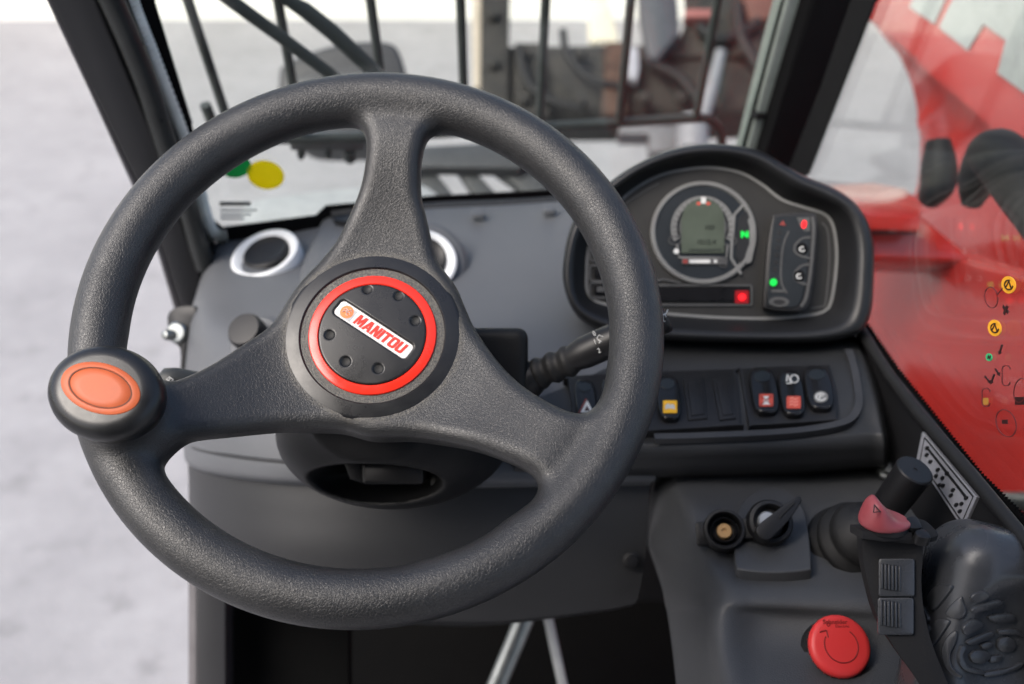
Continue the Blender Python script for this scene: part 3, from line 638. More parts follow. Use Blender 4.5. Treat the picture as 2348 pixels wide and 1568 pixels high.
# air vents
def vent(px, py, d, n, rpx, label_, tilt=0, ball=True):
    o = W(px, py, d); u, v, nn = basis(n); u, v = u*math.cos(tilt)+v*math.sin(tilt), v*math.cos(tilt)-u*math.sin(tilt); R = rpx/FPX*d
    vt = lathe('air_vent', [(R*1.0,-.012),(R*1.0,.003),(R*.97,.0055),(R*.90,.0065),(R*.76,.003),(R*.66,-.002),(R*.64,-.02)], o, u, v, nn, M['white_trim'], dash, 48, label=label_)
    lathe('vent_barrel', [(R*.66,-.018),(R*.66,.002),(R*.60,.004),(R*.52,.002),(R*.3,.001),(0,.001)] if ball else [(R*.6,-.010),(0,-.012)], o+v*R*.16, u, v, nn, M['black'], vt, 36)
_an = (W(560,610,1.04)-W(740,522,1.10)).cross(W(486,612,1.045)-W(740,522,1.10)).normalized()
if _an.dot(-FWD) < 0: _an = -_an
vent(610, 588, 1.045, (_an*.75-FWD*.25-RIGHT*.12), 82, 'round white-rimmed air vent at the left end', rad(8))
lathe('vent_pod', [(.052,-.06),(.050,-.01),(.046,.006),(.040,.010),(0,.010)], W(968,608,.985), *basis(-FWD*.8+Vector((.25,0,.45))), M['dash'], dash, 40)
vent(972, 600, .972, -FWD*.8+Vector((.25,0,.45)), 76, 'round white-rimmed air vent behind the wheel spoke')
_kn = -FWD*.7+Vector((-.25,0,.5)); _ku = basis(_kn)
lathe('heater_knob_base', [(.030,-.01),(.029,.002),(.024,.006),(0,.007)], W(592,790,.905), *_ku, M['dash'], dash, 36)
hk = lathe('heater_knob', [(.0165,0),(.0165,.010),(.0145,.014),(0,.015)], W(574,768,.890), *_ku, M['black'], dash, 28)
prism('knob_grip', [W(574,768,.874)+_ku[0]*x+_ku[1]*y for x, y in rrect(-.0045,-.0155,.0045,.0155,.003)], -_ku[2]*.012, M['black_gloss'], hk, .0012)
# door latch bolt beside the dashboard
lt = thing('door_latch', 'black latch bracket with round zinc bolt beside the dashboard', 'latch', W(410,800,.98))
_lp = Plane(W(410,740,.985), -FWD-RIGHT*.2)
slab('bracket', crom([(384,745),(384,722),(400,706),(440,702),(452,720),(440,760),(425,800),(420,860),(412,860),(412,800),(390,780)], 3, True), _lp, 0, -.02, M['black'], lt, .002)
lathe('washer', [(.0105,0),(.0105,.003),(.0085,.005),(.004,.0052),(0,.005)], _lp.hit(408,762,.001), *basis(_lp.n), M['steel'], lt, 28)
lathe('bolt', [(.0055,.004),(.0055,.010),(.004,.014),(0,.0155)], _lp.hit(402,768,.001), *basis(_lp.n+RIGHT*-.35), M['steel'], lt, 20)
# ------------------------------------------------------------------ steering column
M['shroud'] = dull(moulded('shroud_plastic', (.007,.0072,.0078), .5), .2)
colm = thing('steering_column', 'dark steering column shroud with stalks behind the wheel hub', 'steering column', W(905,1150,.80))
CO = W(905,985,.765); CU, CV, CN = RIGHT, UP, -FWD
def col_sdf(X, Y, Z):
    d = ellip(X, Y+.002, Z, .090, .058, .075)
    neck = np.sqrt((X+.012)**2+((Y-.045)*1.0)**2+0*Z)-.052; neck = np.maximum(neck, np.abs(Z-.01)-.055)
    d = smin(d, neck, .02)
    b = rbox(X-.062, Y-.050, Z+.002, .040, .028, .032, .008); d = smin(d, b, .006)
    cav = ellip(X+.010, Y+.034, Z-.052, .050, .017, .052); d = smax(d, -cav, .004)
    return d
sh = sdf_obj('shroud', col_sdf, (-.1,-.07,-.085), (.11,.10,.08), .0022, M['shroud'], colm, CO, CU, CV, CN)
prism('adjuster_lever', [W(x,y,.722) for x, y in rrect(828,1062,972,1112,10)], FWD*.03, M['black'], colm, .004)
slab('lever_bracket', [(778,1040),(830,1040),(845,1100),(830,1110),(800,1100)], Plane(W(810,1070,.73), -FWD), 0, -.03, M['black'], colm, .003)
slab('lever_slot', rrect(985,1060,1030,1135,14), Plane(W(1000,1100,.738), -FWD-RIGHT*.3), 0, -.01, M['dash_dark'], colm, .002)
# wiper stalk
sp_ = [W(x,y,d) for x,y,d in ((1180,885,.755),(1215,868,.752),(1232,860,.750))]
tube('stalk_root', sp_, [.016,.015,.012], M['black'], colm, 20)
bt = []; br = []
for k in range(25):
    t = k/24; bt.append(W(1222+t*96, 862-t*40, .751-.012*t)); br.append(.0100+.0026*(0.5-0.5*math.cos(t*3*2*math.pi))*(1-.15*t))
tube('stalk_boot', bt, br, M['rubber'], colm, 24)
SB = [(1308,824,.739,.0095),(1322,817,.7375,.0108),(1340,808,.736,.0121),(1380,790,.733,.0122),(1440,764,.728,.0116),(1490,742,.724,.0112),(1512,732,.7225,.0110),(1519,729,.722,.0098)]
st = tube('wiper_stalk', [W(x,y,d) for x,y,d,r in SB], [r for *_, r in SB], M['black'], colm, 28, auto=60)
_sp = Plane(W(1370,792,.733)-FWD*.0118, -FWD*1.0+UP*.12); _su = (W(1440,764,.728)-W(1340,808,.736)).normalized(); _su = (_su-_su.dot(_sp.n)*_sp.n).normalized(); _sv = _sp.n.cross(_su)
for s, x, y in (('0',1362,765),('1',1364,784),('2',1373,804)): text('stalk_marking', s, .0052, _sp.hit(x,y,.0006), _su, _sv, M['white_print'], st, ext=.0003, sx=.8)
line('stalk_marking', [(1368,775),(1373,768),(1383,772),(1380,783),(1373,780),(1368,775)], _sp, .0006, .0006, M['white_print'], st); line('stalk_marking', [(1376,782),(1373,786)], _sp, .0008, .0006, M['white_print'], st)
_tp = Plane(W(1519,729,.719), -FWD*.5+RIGHT*.5)
line('stalk_marking', [(1517,707),(1521,737),(1527,736),(1525,722),(1531,710)], Plane(W(1522,722,.708), -FWD+RIGHT*.3), .0007, 0, M['white_print'], st); line('stalk_marking', [(1517,724),(1527,718)], Plane(W(1522,722,.708), -FWD+RIGHT*.3), .0007, 0, M['white_print'], st)
tube('stalk_tip', [W(1510,733,.7205),W(1519,729,.7195),W(1526,726,.719),W(1530,724,.7188)], [.0112,.0117,.0112,.0085], M['black'], st, 24)
il = tube('indicator_stalk', [W(x,y,d) for x,y,d in ((760,905,.76),(600,900,.745),(470,885,.73),(400,873,.722),(372,868,.72),(362,866,.72))], [.008,.0085,.0095,.0098,.008,.003], plain('stalk_grey', (.045,.048,.048), .45), colm, 20)
_ip = Plane(W(392,872,.7118), -FWD+UP*.3)
line('stalk_marking', [(381,869),(388,864),(397,870),(390,876)], _ip, .0007, .001, M['white_print'], il, True); line('stalk_marking', [(386,872),(390,867)], _ip, .0006, .001, M['white_print'], il)
# ------------------------------------------------------------------ instrument cluster
CP = Plane(W(1640,560,.87), -FWD+UP*.10-RIGHT*.05)
ic = thing('instrument_cluster', 'black hooded instrument cluster with round gauge and lit indicators', 'instrument cluster', CP.hit(1640,785,-.03))
OUT = [(1291,650),(1292,590),(1308,520),(1340,470),(1400,415),(1460,375),(1530,345),(1600,331),(1670,331),(1740,345),(1800,378),(1850,405),(1900,425),(1950,455),(1985,500),(2003,560),(2003,640),(1997,715),(1977,758),(1930,777),(1860,785),(1750,786),(1600,783),(1500,778),(1420,768),(1350,745),(1312,710)]
INN = [(1340,640),(1347,560),(1385,497),(1440,440),(1510,400),(1580,384),(1640,382),(1700,394),(1750,422),(1795,456),(1850,475),(1898,492),(1917,530),(1922,600),(1910,690),(1888,718),(1820,729),(1750,732),(1650,730),(1560,724),(1480,716),(1420,707),(1362,692),(1343,672)]
def polar(P, n=144, c=(1630,580)):
    P = crom(P, 10, True)-np.array(c); a = np.arctan2(P[:,1], P[:,0]); r = np.hypot(P[:,0], P[:,1]); o = np.argsort(a); a, r = a[o], r[o]
    t = np.linspace(-math.pi, math.pi, n, endpoint=False); rr = np.interp(t, a, r, period=2*math.pi); return np.stack([c[0]+rr*np.cos(t), c[1]+rr*np.sin(t)], 1)
po, pi_ = polar(OUT), polar(INN); c0 = np.array((1630,575))
def loop(k, h, sc=1.0): q = c0+(po+(pi_-po)*k-c0)*sc; return [CP.hit(x, y, h) for x, y in q]
LO = [loop(0,-.075,.90), loop(0,-.03,.985), loop(0,-.004,1.0), loop(.06,.004), loop(.18,.0085), loop(.34,.0085), loop(.52,.003), loop(.80,-.008), loop(.97,-.0145), loop(1.02,-.0165)]
n = len(po); V = [p for l in LO for p in l]; F = [(i*n+k, i*n+(k+1) % n, (i+1)*n+(k+1) % n, (i+1)*n+k) for i in range(len(LO)-1) for k in range(n)]
F.append(tuple(range(n))); mk('hood', V, F, moulded('hood_plastic', (.009,.0093,.0103), .40, 1400, .00006), ic, True, auto=80)
fc = slab('face', [tuple(p) for p in c0+(pi_-c0)*1.03], CP, -.0155, -.019, M['face'], ic)
line('trim_line', [tuple(p) for p in c0+(pi_-c0)*.985], CP, .0026, -.0148, M['grey_trim'], fc, True)
line('trim_line', crom([(1395,505),(1430,470),(1480,437),(1510,420)], 5), CP, .0010, -.0148, M['grey_print2'], fc)
Z = -.0125
GC = (1612,533)
gauge = lathe('round_gauge', [(.0466,-.004),(.0466,.0005),(.0455,.0014),(.0430,.0014),(.0420,.0002),(.0418,-.0008)], CP.hit(*GC, Z), CP.u, CP.v, CP.n, M['grey_trim'], ic, 72)
slab('dial', ell(*GC, 111, 110), CP, Z-.0005, Z-.003, M['dial'], gauge)
def cs(name, pts, mat, par, off=0.0): return slab(name, pts, CP, Z+.0012+off, Z-.0006+off, mat, par)
arch = [(1562,580),(1562,500)]+[tuple(p) for p in crom([(1562,500),(1570,476),(1590,460),(1611,455),(1634,460),(1652,476),(1660,500)], 4)]+[(1660,580)]
cs('arc_band', ell(1611,522,73,73,0,40,-205,25)+ell(1611,522,60,60,0,40,-205,25)[::-1], M['grey_trim'], gauge)
cs('arc_band', ell(1611,522,54,56,0,36,-200,20)+ell(1611,522,47,50,0,36,-200,20)[::-1], M['grey_print2'], gauge)
for a in (-185,-160,-135,-45,-20,5): 
    x, y = 1611+57*math.cos(rad(a)), 522+57*math.sin(rad(a)); cs('tick', ell(x,y,6,3,a+90,10), M['black'], gauge, .0002)
for a in range(-200, 21, 11):
    x, y, x2, y2 = 1611+61*math.cos(rad(a)), 522+61*math.sin(rad(a)), 1611+69*math.cos(rad(a)), 522+69*math.sin(rad(a)); line('scale_tick', [(x,y),(x2,y2)], CP, .0005, Z+.0016, M['black'], gauge)
lcd = cs('lcd_screen', arch, M['lcd'], gauge, .0003)
text('lcd_digits', '107', .0062, CP.hit(1626,522,Z+.0020), CP.u, CP.v, M['lcd_ink'], lcd, sx=1.0); text('lcd_digits', '1012.4', .0064, CP.hit(1618,555,Z+.0020), CP.u, CP.v, M['lcd_ink'], lcd)
line('lcd_digits', [(1580,573),(1655,573)], CP, .0022, Z+.0020, M['lcd_ink'], lcd)
line('lcd_frame', [(1552,560),(1556,590),(1665,592),(1668,560)], CP, .0018, Z+.0012, M['grey_trim'], gauge)
cs('marker', [(1607,452),(1607,466),(1618,466),(1618,452)], M['white_print'], gauge, .0006); cs('marker', rrect(1597,463,1606,470,2), M['red_print'], gauge, .0006); cs('marker', rrect(1619,463,1628,470,2), M['red_print'], gauge, .0006)
line('side_badge', rrect(1534,541,1562,560,9), CP, .0010, Z+.0013, M['grey_print2'], gauge, True); line('side_badge', rrect(1658,543,1688,562,9), CP, .0010, Z+.0013, M['grey_print2'], gauge, True)
cs('fuel_scale', rrect(1562,592,1668,606,5), M['grey_print2'], gauge); cs('fuel_scale', rrect(1565,594,1576,604,2), M['red_dim'], gauge, .0004); cs('fuel_scale', rrect(1580,595,1628,603,2), M['white_print'], gauge, .0004); cs('fuel_scale', ell(1640,599,4,4), M['white_print'], gauge, .0004); cs('fuel_scale', ell(1550,576,6,6), M['white_print'], gauge, .0004)
line('fuel_symbol', rrect(1650,590,1666,612,4), CP, .0008, Z+.0016, M['grey_print2'], gauge, True)
cs('gear_window', [(1716,478),(1694,500),(1690,560),(1688,590),(1706,612),(1722,590),(1716,540),(1722,500)], M['black'], gauge); line('gear_frame', [(1709,464),(1683,492),(1678,545),(1676,592),(1699,628)], CP, .0024, Z+.0013, M['grey_trim'], gauge)
cs('gear_panel', [(1722,492),(1731,510),(1733,550),(1722,600),(1712,605),(1708,590),(1712,575),(1718,560),(1718,520),(1714,505)], M['grey_trim'], gauge, .0003)
text('gear_letter', 'N', .0072, CP.hit(1707,538,Z+.0022), CP.u, CP.v, M['led_green'], gauge, bold=.0004, sx=1.2)
# warning strip and left windows
ws_ = cs('warning_strip', rrect(1480,660,1717,690,3), M['black_gloss'], ic, -.0015); line('strip_frame', rrect(1470,654,1723,699,4), CP, .0016, Z-.0008, M['grey_print2'], ws_, True)
cs('warning_light', rrect(1685,666,1716,695,3), M['led_red_dim'], ic, -.0008); cs('warning_lamp', ell(1701,681,8,7.5), M['led_red'], ic, -.0002)
for y0, y1 in ((555,598),(608,644),(648,682)):
    q = line('window_frame', rrect(1352,y0,1440,y1,8), CP, .0018, Z-.0008, M['grey_print2'], ic, True); cs('window', rrect(1362,y0+8,1436,y1-7,3), M['black_gloss'], q, -.0014)
cs('window_text', rrect(1368,657,1400,669,2), M['grey_print2'], ic, 0)
line('lower_trim', [(1500,645),(1520,640),(1560,648)], CP, .0016, Z-.0008, M['grey_print2'], ic)
# side module
MO = Plane(CP.hit(1810,600,-.004), CP.n-RIGHT*.08)
mb = slab('load_monitor', crom([(1771,500),(1778,492),(1815,488),(1862,487),(1872,494),(1873,520),(1868,600),(1858,680),(1846,706),(1830,713),(1790,712),(1758,707),(1751,698),(1754,640),(1760,560)], 4, True), MO, .004, -.015, M['black'], ic, .003)
slab('monitor_face', crom([(1776,503),(1784,497),(1820,494),(1852,494),(1857,500),(1857,540),(1850,620),(1842,670),(1832,696),(1815,705),(1790,704),(1764,700),(1760,690),(1763,620),(1769,550)], 4, True), MO, .005, .003, M['dial'], mb, .0004, 1)
line('monitor_trim', crom([(1862,497),(1865,530),(1858,620),(1848,680),(1836,703)], 5), MO, .0026, .0049, M['grey_print2'], mb)
line('monitor_trim', crom([(1808,530),(1796,560),(1790,610),(1792,650),(1804,672)], 5), MO, .0014, .0056, M['grey_print2'], mb)
slab('alarm_panel', [(1826,498),(1856,498),(1856,530),(1843,530),(1834,518)], MO, .0056, .0049, M['grey_print2'], mb); slab('alarm_lamp', ell(1843,514,5.5,9,10), MO, .0064, .0054, M['led_red'], mb)
slab('overload_mark', [(1786,515),(1795,505),(1801,517)], MO, .0056, .005, M['red_dim'], mb)
for y in (533,550,567,584,601,618): slab('scale_lamp', ell(1787-(y-533)*.12, y, 6, 5, 0, 12), MO, .0056, .005, M['black'], mb)
slab('scale_lamp', ell(1773,647,8,8), MO, .0066, .005, M['led_green'], mb)
slab('scale_symbol', rrect(1768,664,1798,670,3), MO, .0056, .005, M['grey_print2'], mb)
for cx, cy in ((1840,570),(1833,632)):
    bf = line('button_frame', crom([(1858,cy-26),(1840,cy-24),(1824,cy-10),(1822,cy+6),(1836,cy+16),(1856,cy+22)], 4), MO, .0018, .0056, M['grey_print2'], mb)
    slab('button', ell(cx-1,cy,13,14), MO, .0062, .004, M['black_gloss'], mb, .0008, 1); line('button_mark', ell(cx-1,cy+1,6,5,0,14,30,300), MO, .0010, .0068, M['white_print'], mb)
slab('maker_oval', ell(1786,692,23,11,2)+[], MO, .0058, .005, M['grey_print2'], mb); slab('maker_oval', ell(1786,692,14,5.5,2), MO, .0062, .005, M['black'], mb)
line('face_line', crom([(1884,510),(1897,530),(1901,600),(1893,690),(1884,702),(1858,706)], 5), CP, .0013, -.0148, M['grey_print2'], fc)
# ------------------------------------------------------------------ switch panel
swp = thing('switch_panel', 'black dashboard shelf with rocker switches below the instrument cluster', 'switch panel', W(1650,1100,.80))
cols = (1185,1300,1500,1700,1850,1940)
patch('shelf', [
 [(1180,760,.915),(1300,765,.905),(1500,775,.90),(1700,778,.90),(1850,775,.90),(1938,765,.90),(1962,772,.905),(1970,780,.96)],
 [(1180,850,.87),(1300,845,.862),(1500,835,.858),(1700,828,.856),(1850,822,.856),(1955,815,.858),(1990,830,.865),(2000,845,.95)],
 [(1180,950,.83),(1300,945,.824),(1500,925,.818),(1700,912,.816),(1850,905,.816),(1975,895,.818),(2016,910,.828),(2030,925,.93)],
 [(1180,1010,.805),(1300,1008,.80),(1500,1000,.795),(1700,992,.792),(1850,985,.792),(1990,975,.795),(2030,985,.805),(2045,1000,.93)],
 [(1180,1030,.80),(1300,1028,.793),(1500,1022,.788),(1700,1016,.786),(1850,1010,.786),(1995,1000,.789),(2034,1008,.80),(2048,1020,.93)],
 [(1180,1060,.804),(1300,1058,.798),(1500,1054,.792),(1700,1048,.790),(1850,1042,.790),(1997,1034,.793),(2036,1042,.805),(2048,1050,.93)],
 [(1180,1095,.825),(1300,1095,.82),(1500,1092,.815),(1700,1088,.813),(1850,1082,.813),(1998,1070,.816),(2034,1076,.828),(2046,1080,.93)],
 [(1180,1100,.90),(1300,1100,.90),(1500,1098,.90),(1700,1094,.90),(1850,1088,.90),(1998,1076,.90),(2030,1080,.91),(2040,1084,.95)]], moulded('shelf_plastic', (.019,.020,.022), .46), swp, 7, .004)
SWP = plane3(W(1500,835,.855), W(1850,822,.853), W(1700,992,.789))
line('moulded_rim', crom([(1500,1000),(1640,996),(1800,988),(1900,975),(1950,958),(1968,925),(1965,880),(1955,830),(1945,800)], 5), SWP, .006, .0045, plain('shelf_edge', (.030,.031,.034), .45), swp, h=.006)
def bank(pts): return slab('switch_bezel', pts, SWP, .0045, -.004, M['black'], swp, .0015)
bank(crom([(1303,872),(1300,868),(1305,862),(1500,852),(1678,846),(1686,850),(1694,900),(1697,968),(1690,974),(1500,986),(1330,992),(1322,988)], 2, True))
bank(crom([(1696,850),(1702,844),(1800,838),(1896,836),(1903,842),(1920,900),(1920,958),(1914,962),(1800,970),(1724,974),(1716,968)], 2, True))
def rocker(cx, cy, w, h, sk, sym, lab):
    o = []
    for a in range(0, 360, 12):
        c_, s_ = math.cos(rad(a)), math.sin(rad(a)); e = .55
        x = w/2*math.copysign(abs(c_)**e, c_); y = h/2*math.copysign(abs(s_)**.62, s_); o.append((cx+x+sk*y/h, cy+y))
    r = slab('rocker_switch', o, SWP, .0105, .002, M['black_gloss'], swp, .0022, 3, lab)
    q = [(cx+x*w*.36+sk*(y-.28), cy+y*h) for x, y in ((-1,-.36),(1,-.36),(1,-.1),(-1,-.1))]
    slab('thumb_dish', ell(cx-sk*.30, cy-h*.29, w*.30, h*.12), SWP, .0112, .0100, M['dial'], r, .0003, 1)
    X, Y = cx+sk*.26, cy+h*.24
    if sym == 'hazard':
        slab('icon', [(X-15,Y+12),(X+15,Y+12),(X,Y-16)], SWP, .0112, .0100, M['white_print'], r); slab('icon', [(X-6,Y+8),(X+6,Y+8),(X,Y-4)], SWP, .0115, .0105, M['ink'], r); line('icon', [(X-19,Y+14),(X-2,Y-20)], SWP, .0007, .0112, M['red_dim'], r)
    elif sym in ('amber', 'red1', 'red2'):
        m = M['amber_print'] if sym == 'amber' else M['red_print']
        slab('icon', rrect(X-16,Y-14,X+16,Y+14,2), SWP, .0112, .0100, m, r)
        if sym == 'amber': slab('icon', [(X-11,Y+7),(X-11,Y-3),(X-4,Y-8),(X+1,Y-3),(X+5,Y-7),(X+11,Y-2),(X+11,Y+7),(X+5,Y+4),(X-5,Y+4)], SWP, .0115, .0105, M['white_print'], r)
        elif sym == 'red1': slab('icon', [(X-9,Y+10),(X-5,Y-2),(X-6,Y-9),(X+6,Y-9),(X+4,Y-2),(X+9,Y+10)], SWP, .0115, .0105, M['white_print'], r); line('icon', [(X-14,Y-12),(X+14,Y+12)], SWP, .0008, .0117, M['red_dim'], r); line('icon', [(X-14,Y+12),(X+14,Y-12)], SWP, .0008, .0117, M['red_dim'], r)
        else:
            for k in (-7,0,7): line('icon', [(X-9,Y+k),(X-3,Y+k-4),(X+3,Y+k+1),(X+10,Y+k-3)], SWP, .0009, .0115, plain('faded_pink', (.62,.25,.20), .5), r)
            line('icon', [(cx-12,cy-h*.22),(cx-10,cy-h*.38),(cx-4,cy-h*.26),(cx-2,cy-h*.18),(cx-12,cy-h*.18)], SWP, .0010, .0117, M['white_print'], r); line('icon', ell(cx+6,cy-h*.28,9,9,0,14), SWP, .0008, .0117, M['white_print'], r, True)
    elif sym == 'beacon':
        slab('icon', ell(X,Y,16,13), SWP, .0112, .0100, M['grey_trim'], r); line('icon', ell(X,Y,11,8,0,16,20,320), SWP, .0010, .0116, M['white_print'], r, False); line('icon', [(X-4,Y+5),(X-2,Y-4),(X+5,Y-2)], SWP, .0010, .0116, M['white_print'], r)
for a in ((1343,912,50,88,10,'hazard','black rocker switch with white hazard triangle'), (1405,908,50,88,10,'none','plain black rocker switch'), (1533,908,54,100,10,'amber','black rocker switch with amber work-lamp square'),
          (1752,892,62,104,16,'red1','black rocker switch with crossed red and white square'), (1815,897,56,104,16,'red2','black rocker switch with brick-red square and white symbol'), (1877,886,62,98,18,'beacon','black rocker switch with grey oval symbol')): rocker(*a)
for x0, x1, x2, x3 in ((1566,1612,1618,1570),(1632,1672,1684,1642)):
    b_ = slab('blank_plate', [(x0,868),(x1,864),(x2+4,958),(x3+8,962)], SWP, .0062, .003, M['black'], swp, .0012)
    slab('blank_panel', [(x0+8,876),(x1-5,873),(x2-3,948),(x3+15,952)], SWP, .0072, .005, M['black'], b_, .0008)
# ------------------------------------------------------------------ right-hand console
con = thing('control_console', 'grey moulded armrest console with stepped top right of the wheel', 'console', W(1800,1600,.75))
X_ = (0,1,2,3,4,5,6)
patch('body', [
 [(1512,1075,.90),(1518,1080,.87),(1540,1083,.845),(1575,1084,.832),(1700,1078,.835),(1850,1072,.84),(2020,1064,.845),(2200,1056,.86)],
 [(1495,1120,.88),(1502,1118,.855),(1530,1116,.825),(1570,1112,.812),(1700,1108,.815),(1850,1102,.82),(2020,1094,.825),(2200,1090,.84)],
 [(1484,1180,.86),(1492,1178,.84),(1540,1165,.805),(1586,1160,.785),(1700,1160,.787),(1850,1150,.79),(2000,1140,.795),(2200,1130,.80)],
 [(1482,1245,.85),(1490,1243,.83),(1552,1236,.785),(1604,1235,.760),(1700,1235,.757),(1850,1225,.755),(2000,1215,.755),(2200,1205,.755)],
 [(1504,1308,.84),(1513,1307,.82),(1572,1305,.765),(1636,1304,.732),(1720,1308,.727),(1850,1305,.724),(2000,1300,.722),(2200,1290,.72)],
 [(1518,1352,.83),(1527,1352,.81),(1590,1350,.75),(1656,1345,.714),(1735,1348,.709),(1850,1352,.705),(2000,1362,.696),(2200,1370,.69)],
 [(1524,1385,.83),(1533,1385,.81),(1594,1385,.745),(1650,1382,.705),(1735,1384,.700),(1850,1390,.696),(2000,1398,.688),(2200,1402,.68)],
 [(1530,1410,.83),(1538,1410,.81),(1597,1410,.742),(1645,1412,.700),(1738,1416,.704),(1850,1422,.699),(2000,1428,.688),(2200,1430,.68)],
 [(1540,1480,.82),(1547,1480,.80),(1602,1480,.730),(1645,1476,.688),(1740,1482,.692),(1850,1490,.687),(2000,1492,.680),(2200,1490,.67)],
 [(1550,1570,.80),(1557,1570,.785),(1610,1570,.712),(1655,1562,.668),(1745,1570,.664),(1850,1578,.660),(2000,1578,.655),(2200,1575,.65)],
 [(1565,1700,.78),(1572,1700,.765),(1620,1700,.69),(1665,1700,.635),(1750,1700,.628),(1850,1700,.625),(2000,1700,.62),(2200,1700,.62)]], M['console'], con, 7, .004)
KP = plane3(W(1604,1235,.760), W(2000,1215,.755), W(1720,1308,.727))
slab('raised_pad', crom([(1686,1290),(1684,1240),(1688,1180),(1705,1145),(1735,1124),(1770,1117),(1805,1125),(1833,1150),(1848,1185),(1856,1240),(1860,1296),(1850,1306),(1780,1312),(1700,1306)], 4, True), KP, .010, -.004, M['console'], con, .005, 4)
lathe('panel_screw', [(.0085,0),(.008,.003),(.005,.004),(.0048,.008),(0,.0085)], W(2031,1081,.822), *basis(-FWD+UP*.7), M['steel'], con, 24)
# power socket
_n = -FWD+UP*.42-RIGHT*.18; _b = basis(_n); o = W(1660,1216,.742)
so = thing('power_socket', 'round black power socket with brass centre on the console', 'socket', o-_b[2]*.01)
lathe('socket_body', [(.0150,-.018),(.0155,.004),(.0148,.0065),(.0128,.0068),(.0118,.005),(.0112,-.004),(0,-.004)], o, *_b, M['black'], so, 40)
lathe('inner_sleeve', [(.0098,-.004),(.0098,.0035),(.0088,.0042),(.0078,.003),(.0074,-.003)], o, *_b, M['black_gloss'], so, 36)
lathe('brass_contact', [(.0058,-.006),(.0058,-.0012),(.0050,-.0006),(.0019,-.0006),(.0016,-.002),(0,-.002)], o, *_b, M['brass'], so, 28)
prism('cap_tab', [o+_b[0]*x+_b[1]*y-_b[2]*.002 for x, y in rrect(-.021,-.010,-.010,.008,.003)], -_b[2]*.006, M['black'], so, .001)
hg = prism('hinge', [o+_b[0]*x+_b[1]*y+_b[2]*.003 for x, y in rrect(.0135,-.007,.0255,.0085,.0015)], -_b[2]*.010, M['black'], so, .001)
prism('hinge_slot', [o+_b[0]*x+_b[1]*y+_b[2]*.0034 for x, y in rrect(.0185,-.0045,.0215,.006,.0008)], -_b[2]*.001, M['black_gloss'], hg)
# ignition switch
o = W(1764,1198,.735); _b = basis(-FWD+UP*.42-RIGHT*.05)
ig = thing('ignition_switch', 'round black ignition lock with hinged cover lever on the console', 'ignition switch', o-_b[2]*.01)
lathe('collar', [(.0165,-.016),(.0168,.002),(.0155,.005),(.0130,.0055),(.0118,.0040),(.0108,-.002),(0,-.002)], o, *_b, M['black'], ig, 40)
lathe('lock_face', [(.0068,-.006),(.0068,.0035),(.0058,.0048),(0,.005)], o-_b[0]*.0022+_b[1]*.0008, *_b, plain('lock_metal', (.40,.42,.44), .35, metal=.5), ig, 28)
a_, b2 = np.array((-.0085,-.0105)), np.array((.0205,.0150)); dr = (b2-a_)/np.linalg.norm(b2-a_); sr = np.array((-dr[1], dr[0])); ln = np.linalg.norm(b2-a_)
cv = [a_+dr*ln*t+sr*s for t, s in ((-.02,-.006),(-.10,0),(0,.0058),(.35,.0052),(.75,.0036),(1.0,.0012),(1.02,-.0008),(.95,-.0030),(.6,-.0058),(.25,-.0068))]
lv = prism('cover_lever', [o+_b[0]*float(x)+_b[1]*float(y)+_b[2]*.014 for x, y in crom(cv, 4, True)], -_b[2]*.012, M['black'], ig, .0022, 3)
cv = [a_+dr*ln*t+sr*s for t, s in ((.42,-.0010),(.44,.0006),(.85,.0008),(.86,-.0006))]
prism('lever_rib', [o+_b[0]*float(x)+_b[1]*float(y)+_b[2]*.0150 for x, y in cv], -_b[2]*.002, M['rubber'], lv, .0004, 1)
# emergency stop
o = W(1902,1492,.690); _b = basis(-FWD*.90+UP*.43+RIGHT*.02)
es = thing('emergency_stop_button', 'red mushroom emergency stop button on the console', 'stop button', o)
lathe('base_ring', [(.0200,-.006),(.0205,.001),(.0190,.0035),(.0150,.004),(.0140,.004)], o, *_b, M['black'], es, 40)
lathe('chrome_collar', [(.0165,-.004),(.0165,.006),(.0155,.0075),(.0120,.008),(.0115,.016)], o, *_b, M['steel'], es, 40)
hd = lathe('mushroom_head', [(.0120,.012),(.0180,.0150),(.0204,.0175),(.0208,.0205),(.0203,.0228),(.0190,.0241),(.0165,.0246),(.0080,.0250),(0,.0251)], o, *_b, M['estop'], es, 64, auto=60)
for k in range(26):
    a = 2*math.pi*k/26; q = o+_b[0]*math.cos(a)*.0207+_b[1]*math.sin(a)*.0207; tube('grip_notch', [q+_b[2]*.0172, q+_b[2]*.0205], .0004, M['estop_mark'], hd, 5)
def ring(r0, a0, a1, z, w): return tube('engraved_arrow', [o+_b[0]*math.cos(rad(a))*r0+_b[1]*math.sin(rad(a))*r0+_b[2]*z for a in np.linspace(a0,a1,30).tolist()], w, M['estop_mark'], hd, 6)
ring(.0113, 150, 412, .02485, .00050)
for p_, q_ in (((-.0135,.0085),(-.0088,.0098)), ((-.0088,.0098),(-.0082,.0050))): tube('engraved_arrow', [o+_b[0]*x+_b[1]*y+_b[2]*.0249 for x, y in (p_, q_)], .0005, M['estop_mark'], hd, 6)
text('engraved_name', 'Schneider', .0042, o+_b[0]*-.002+_b[1]*.0152+_b[2]*.02475, _b[0], _b[1], M['estop_mark'], hd, bold=.00006, ext=.0002); text('engraved_name', 'Electric', .0028, o+_b[0]*.0025+_b[1]*.0124+_b[2]*.02485, _b[0], _b[1], M['estop_mark'], hd, ext=.0002, sx=1.15)
line('engraved_name', ell(1899,1431,3.5,4.5,0,12), Plane(o+_b[2]*.0250, _b[2]), .0005, .0002, M['estop_mark'], hd, True)
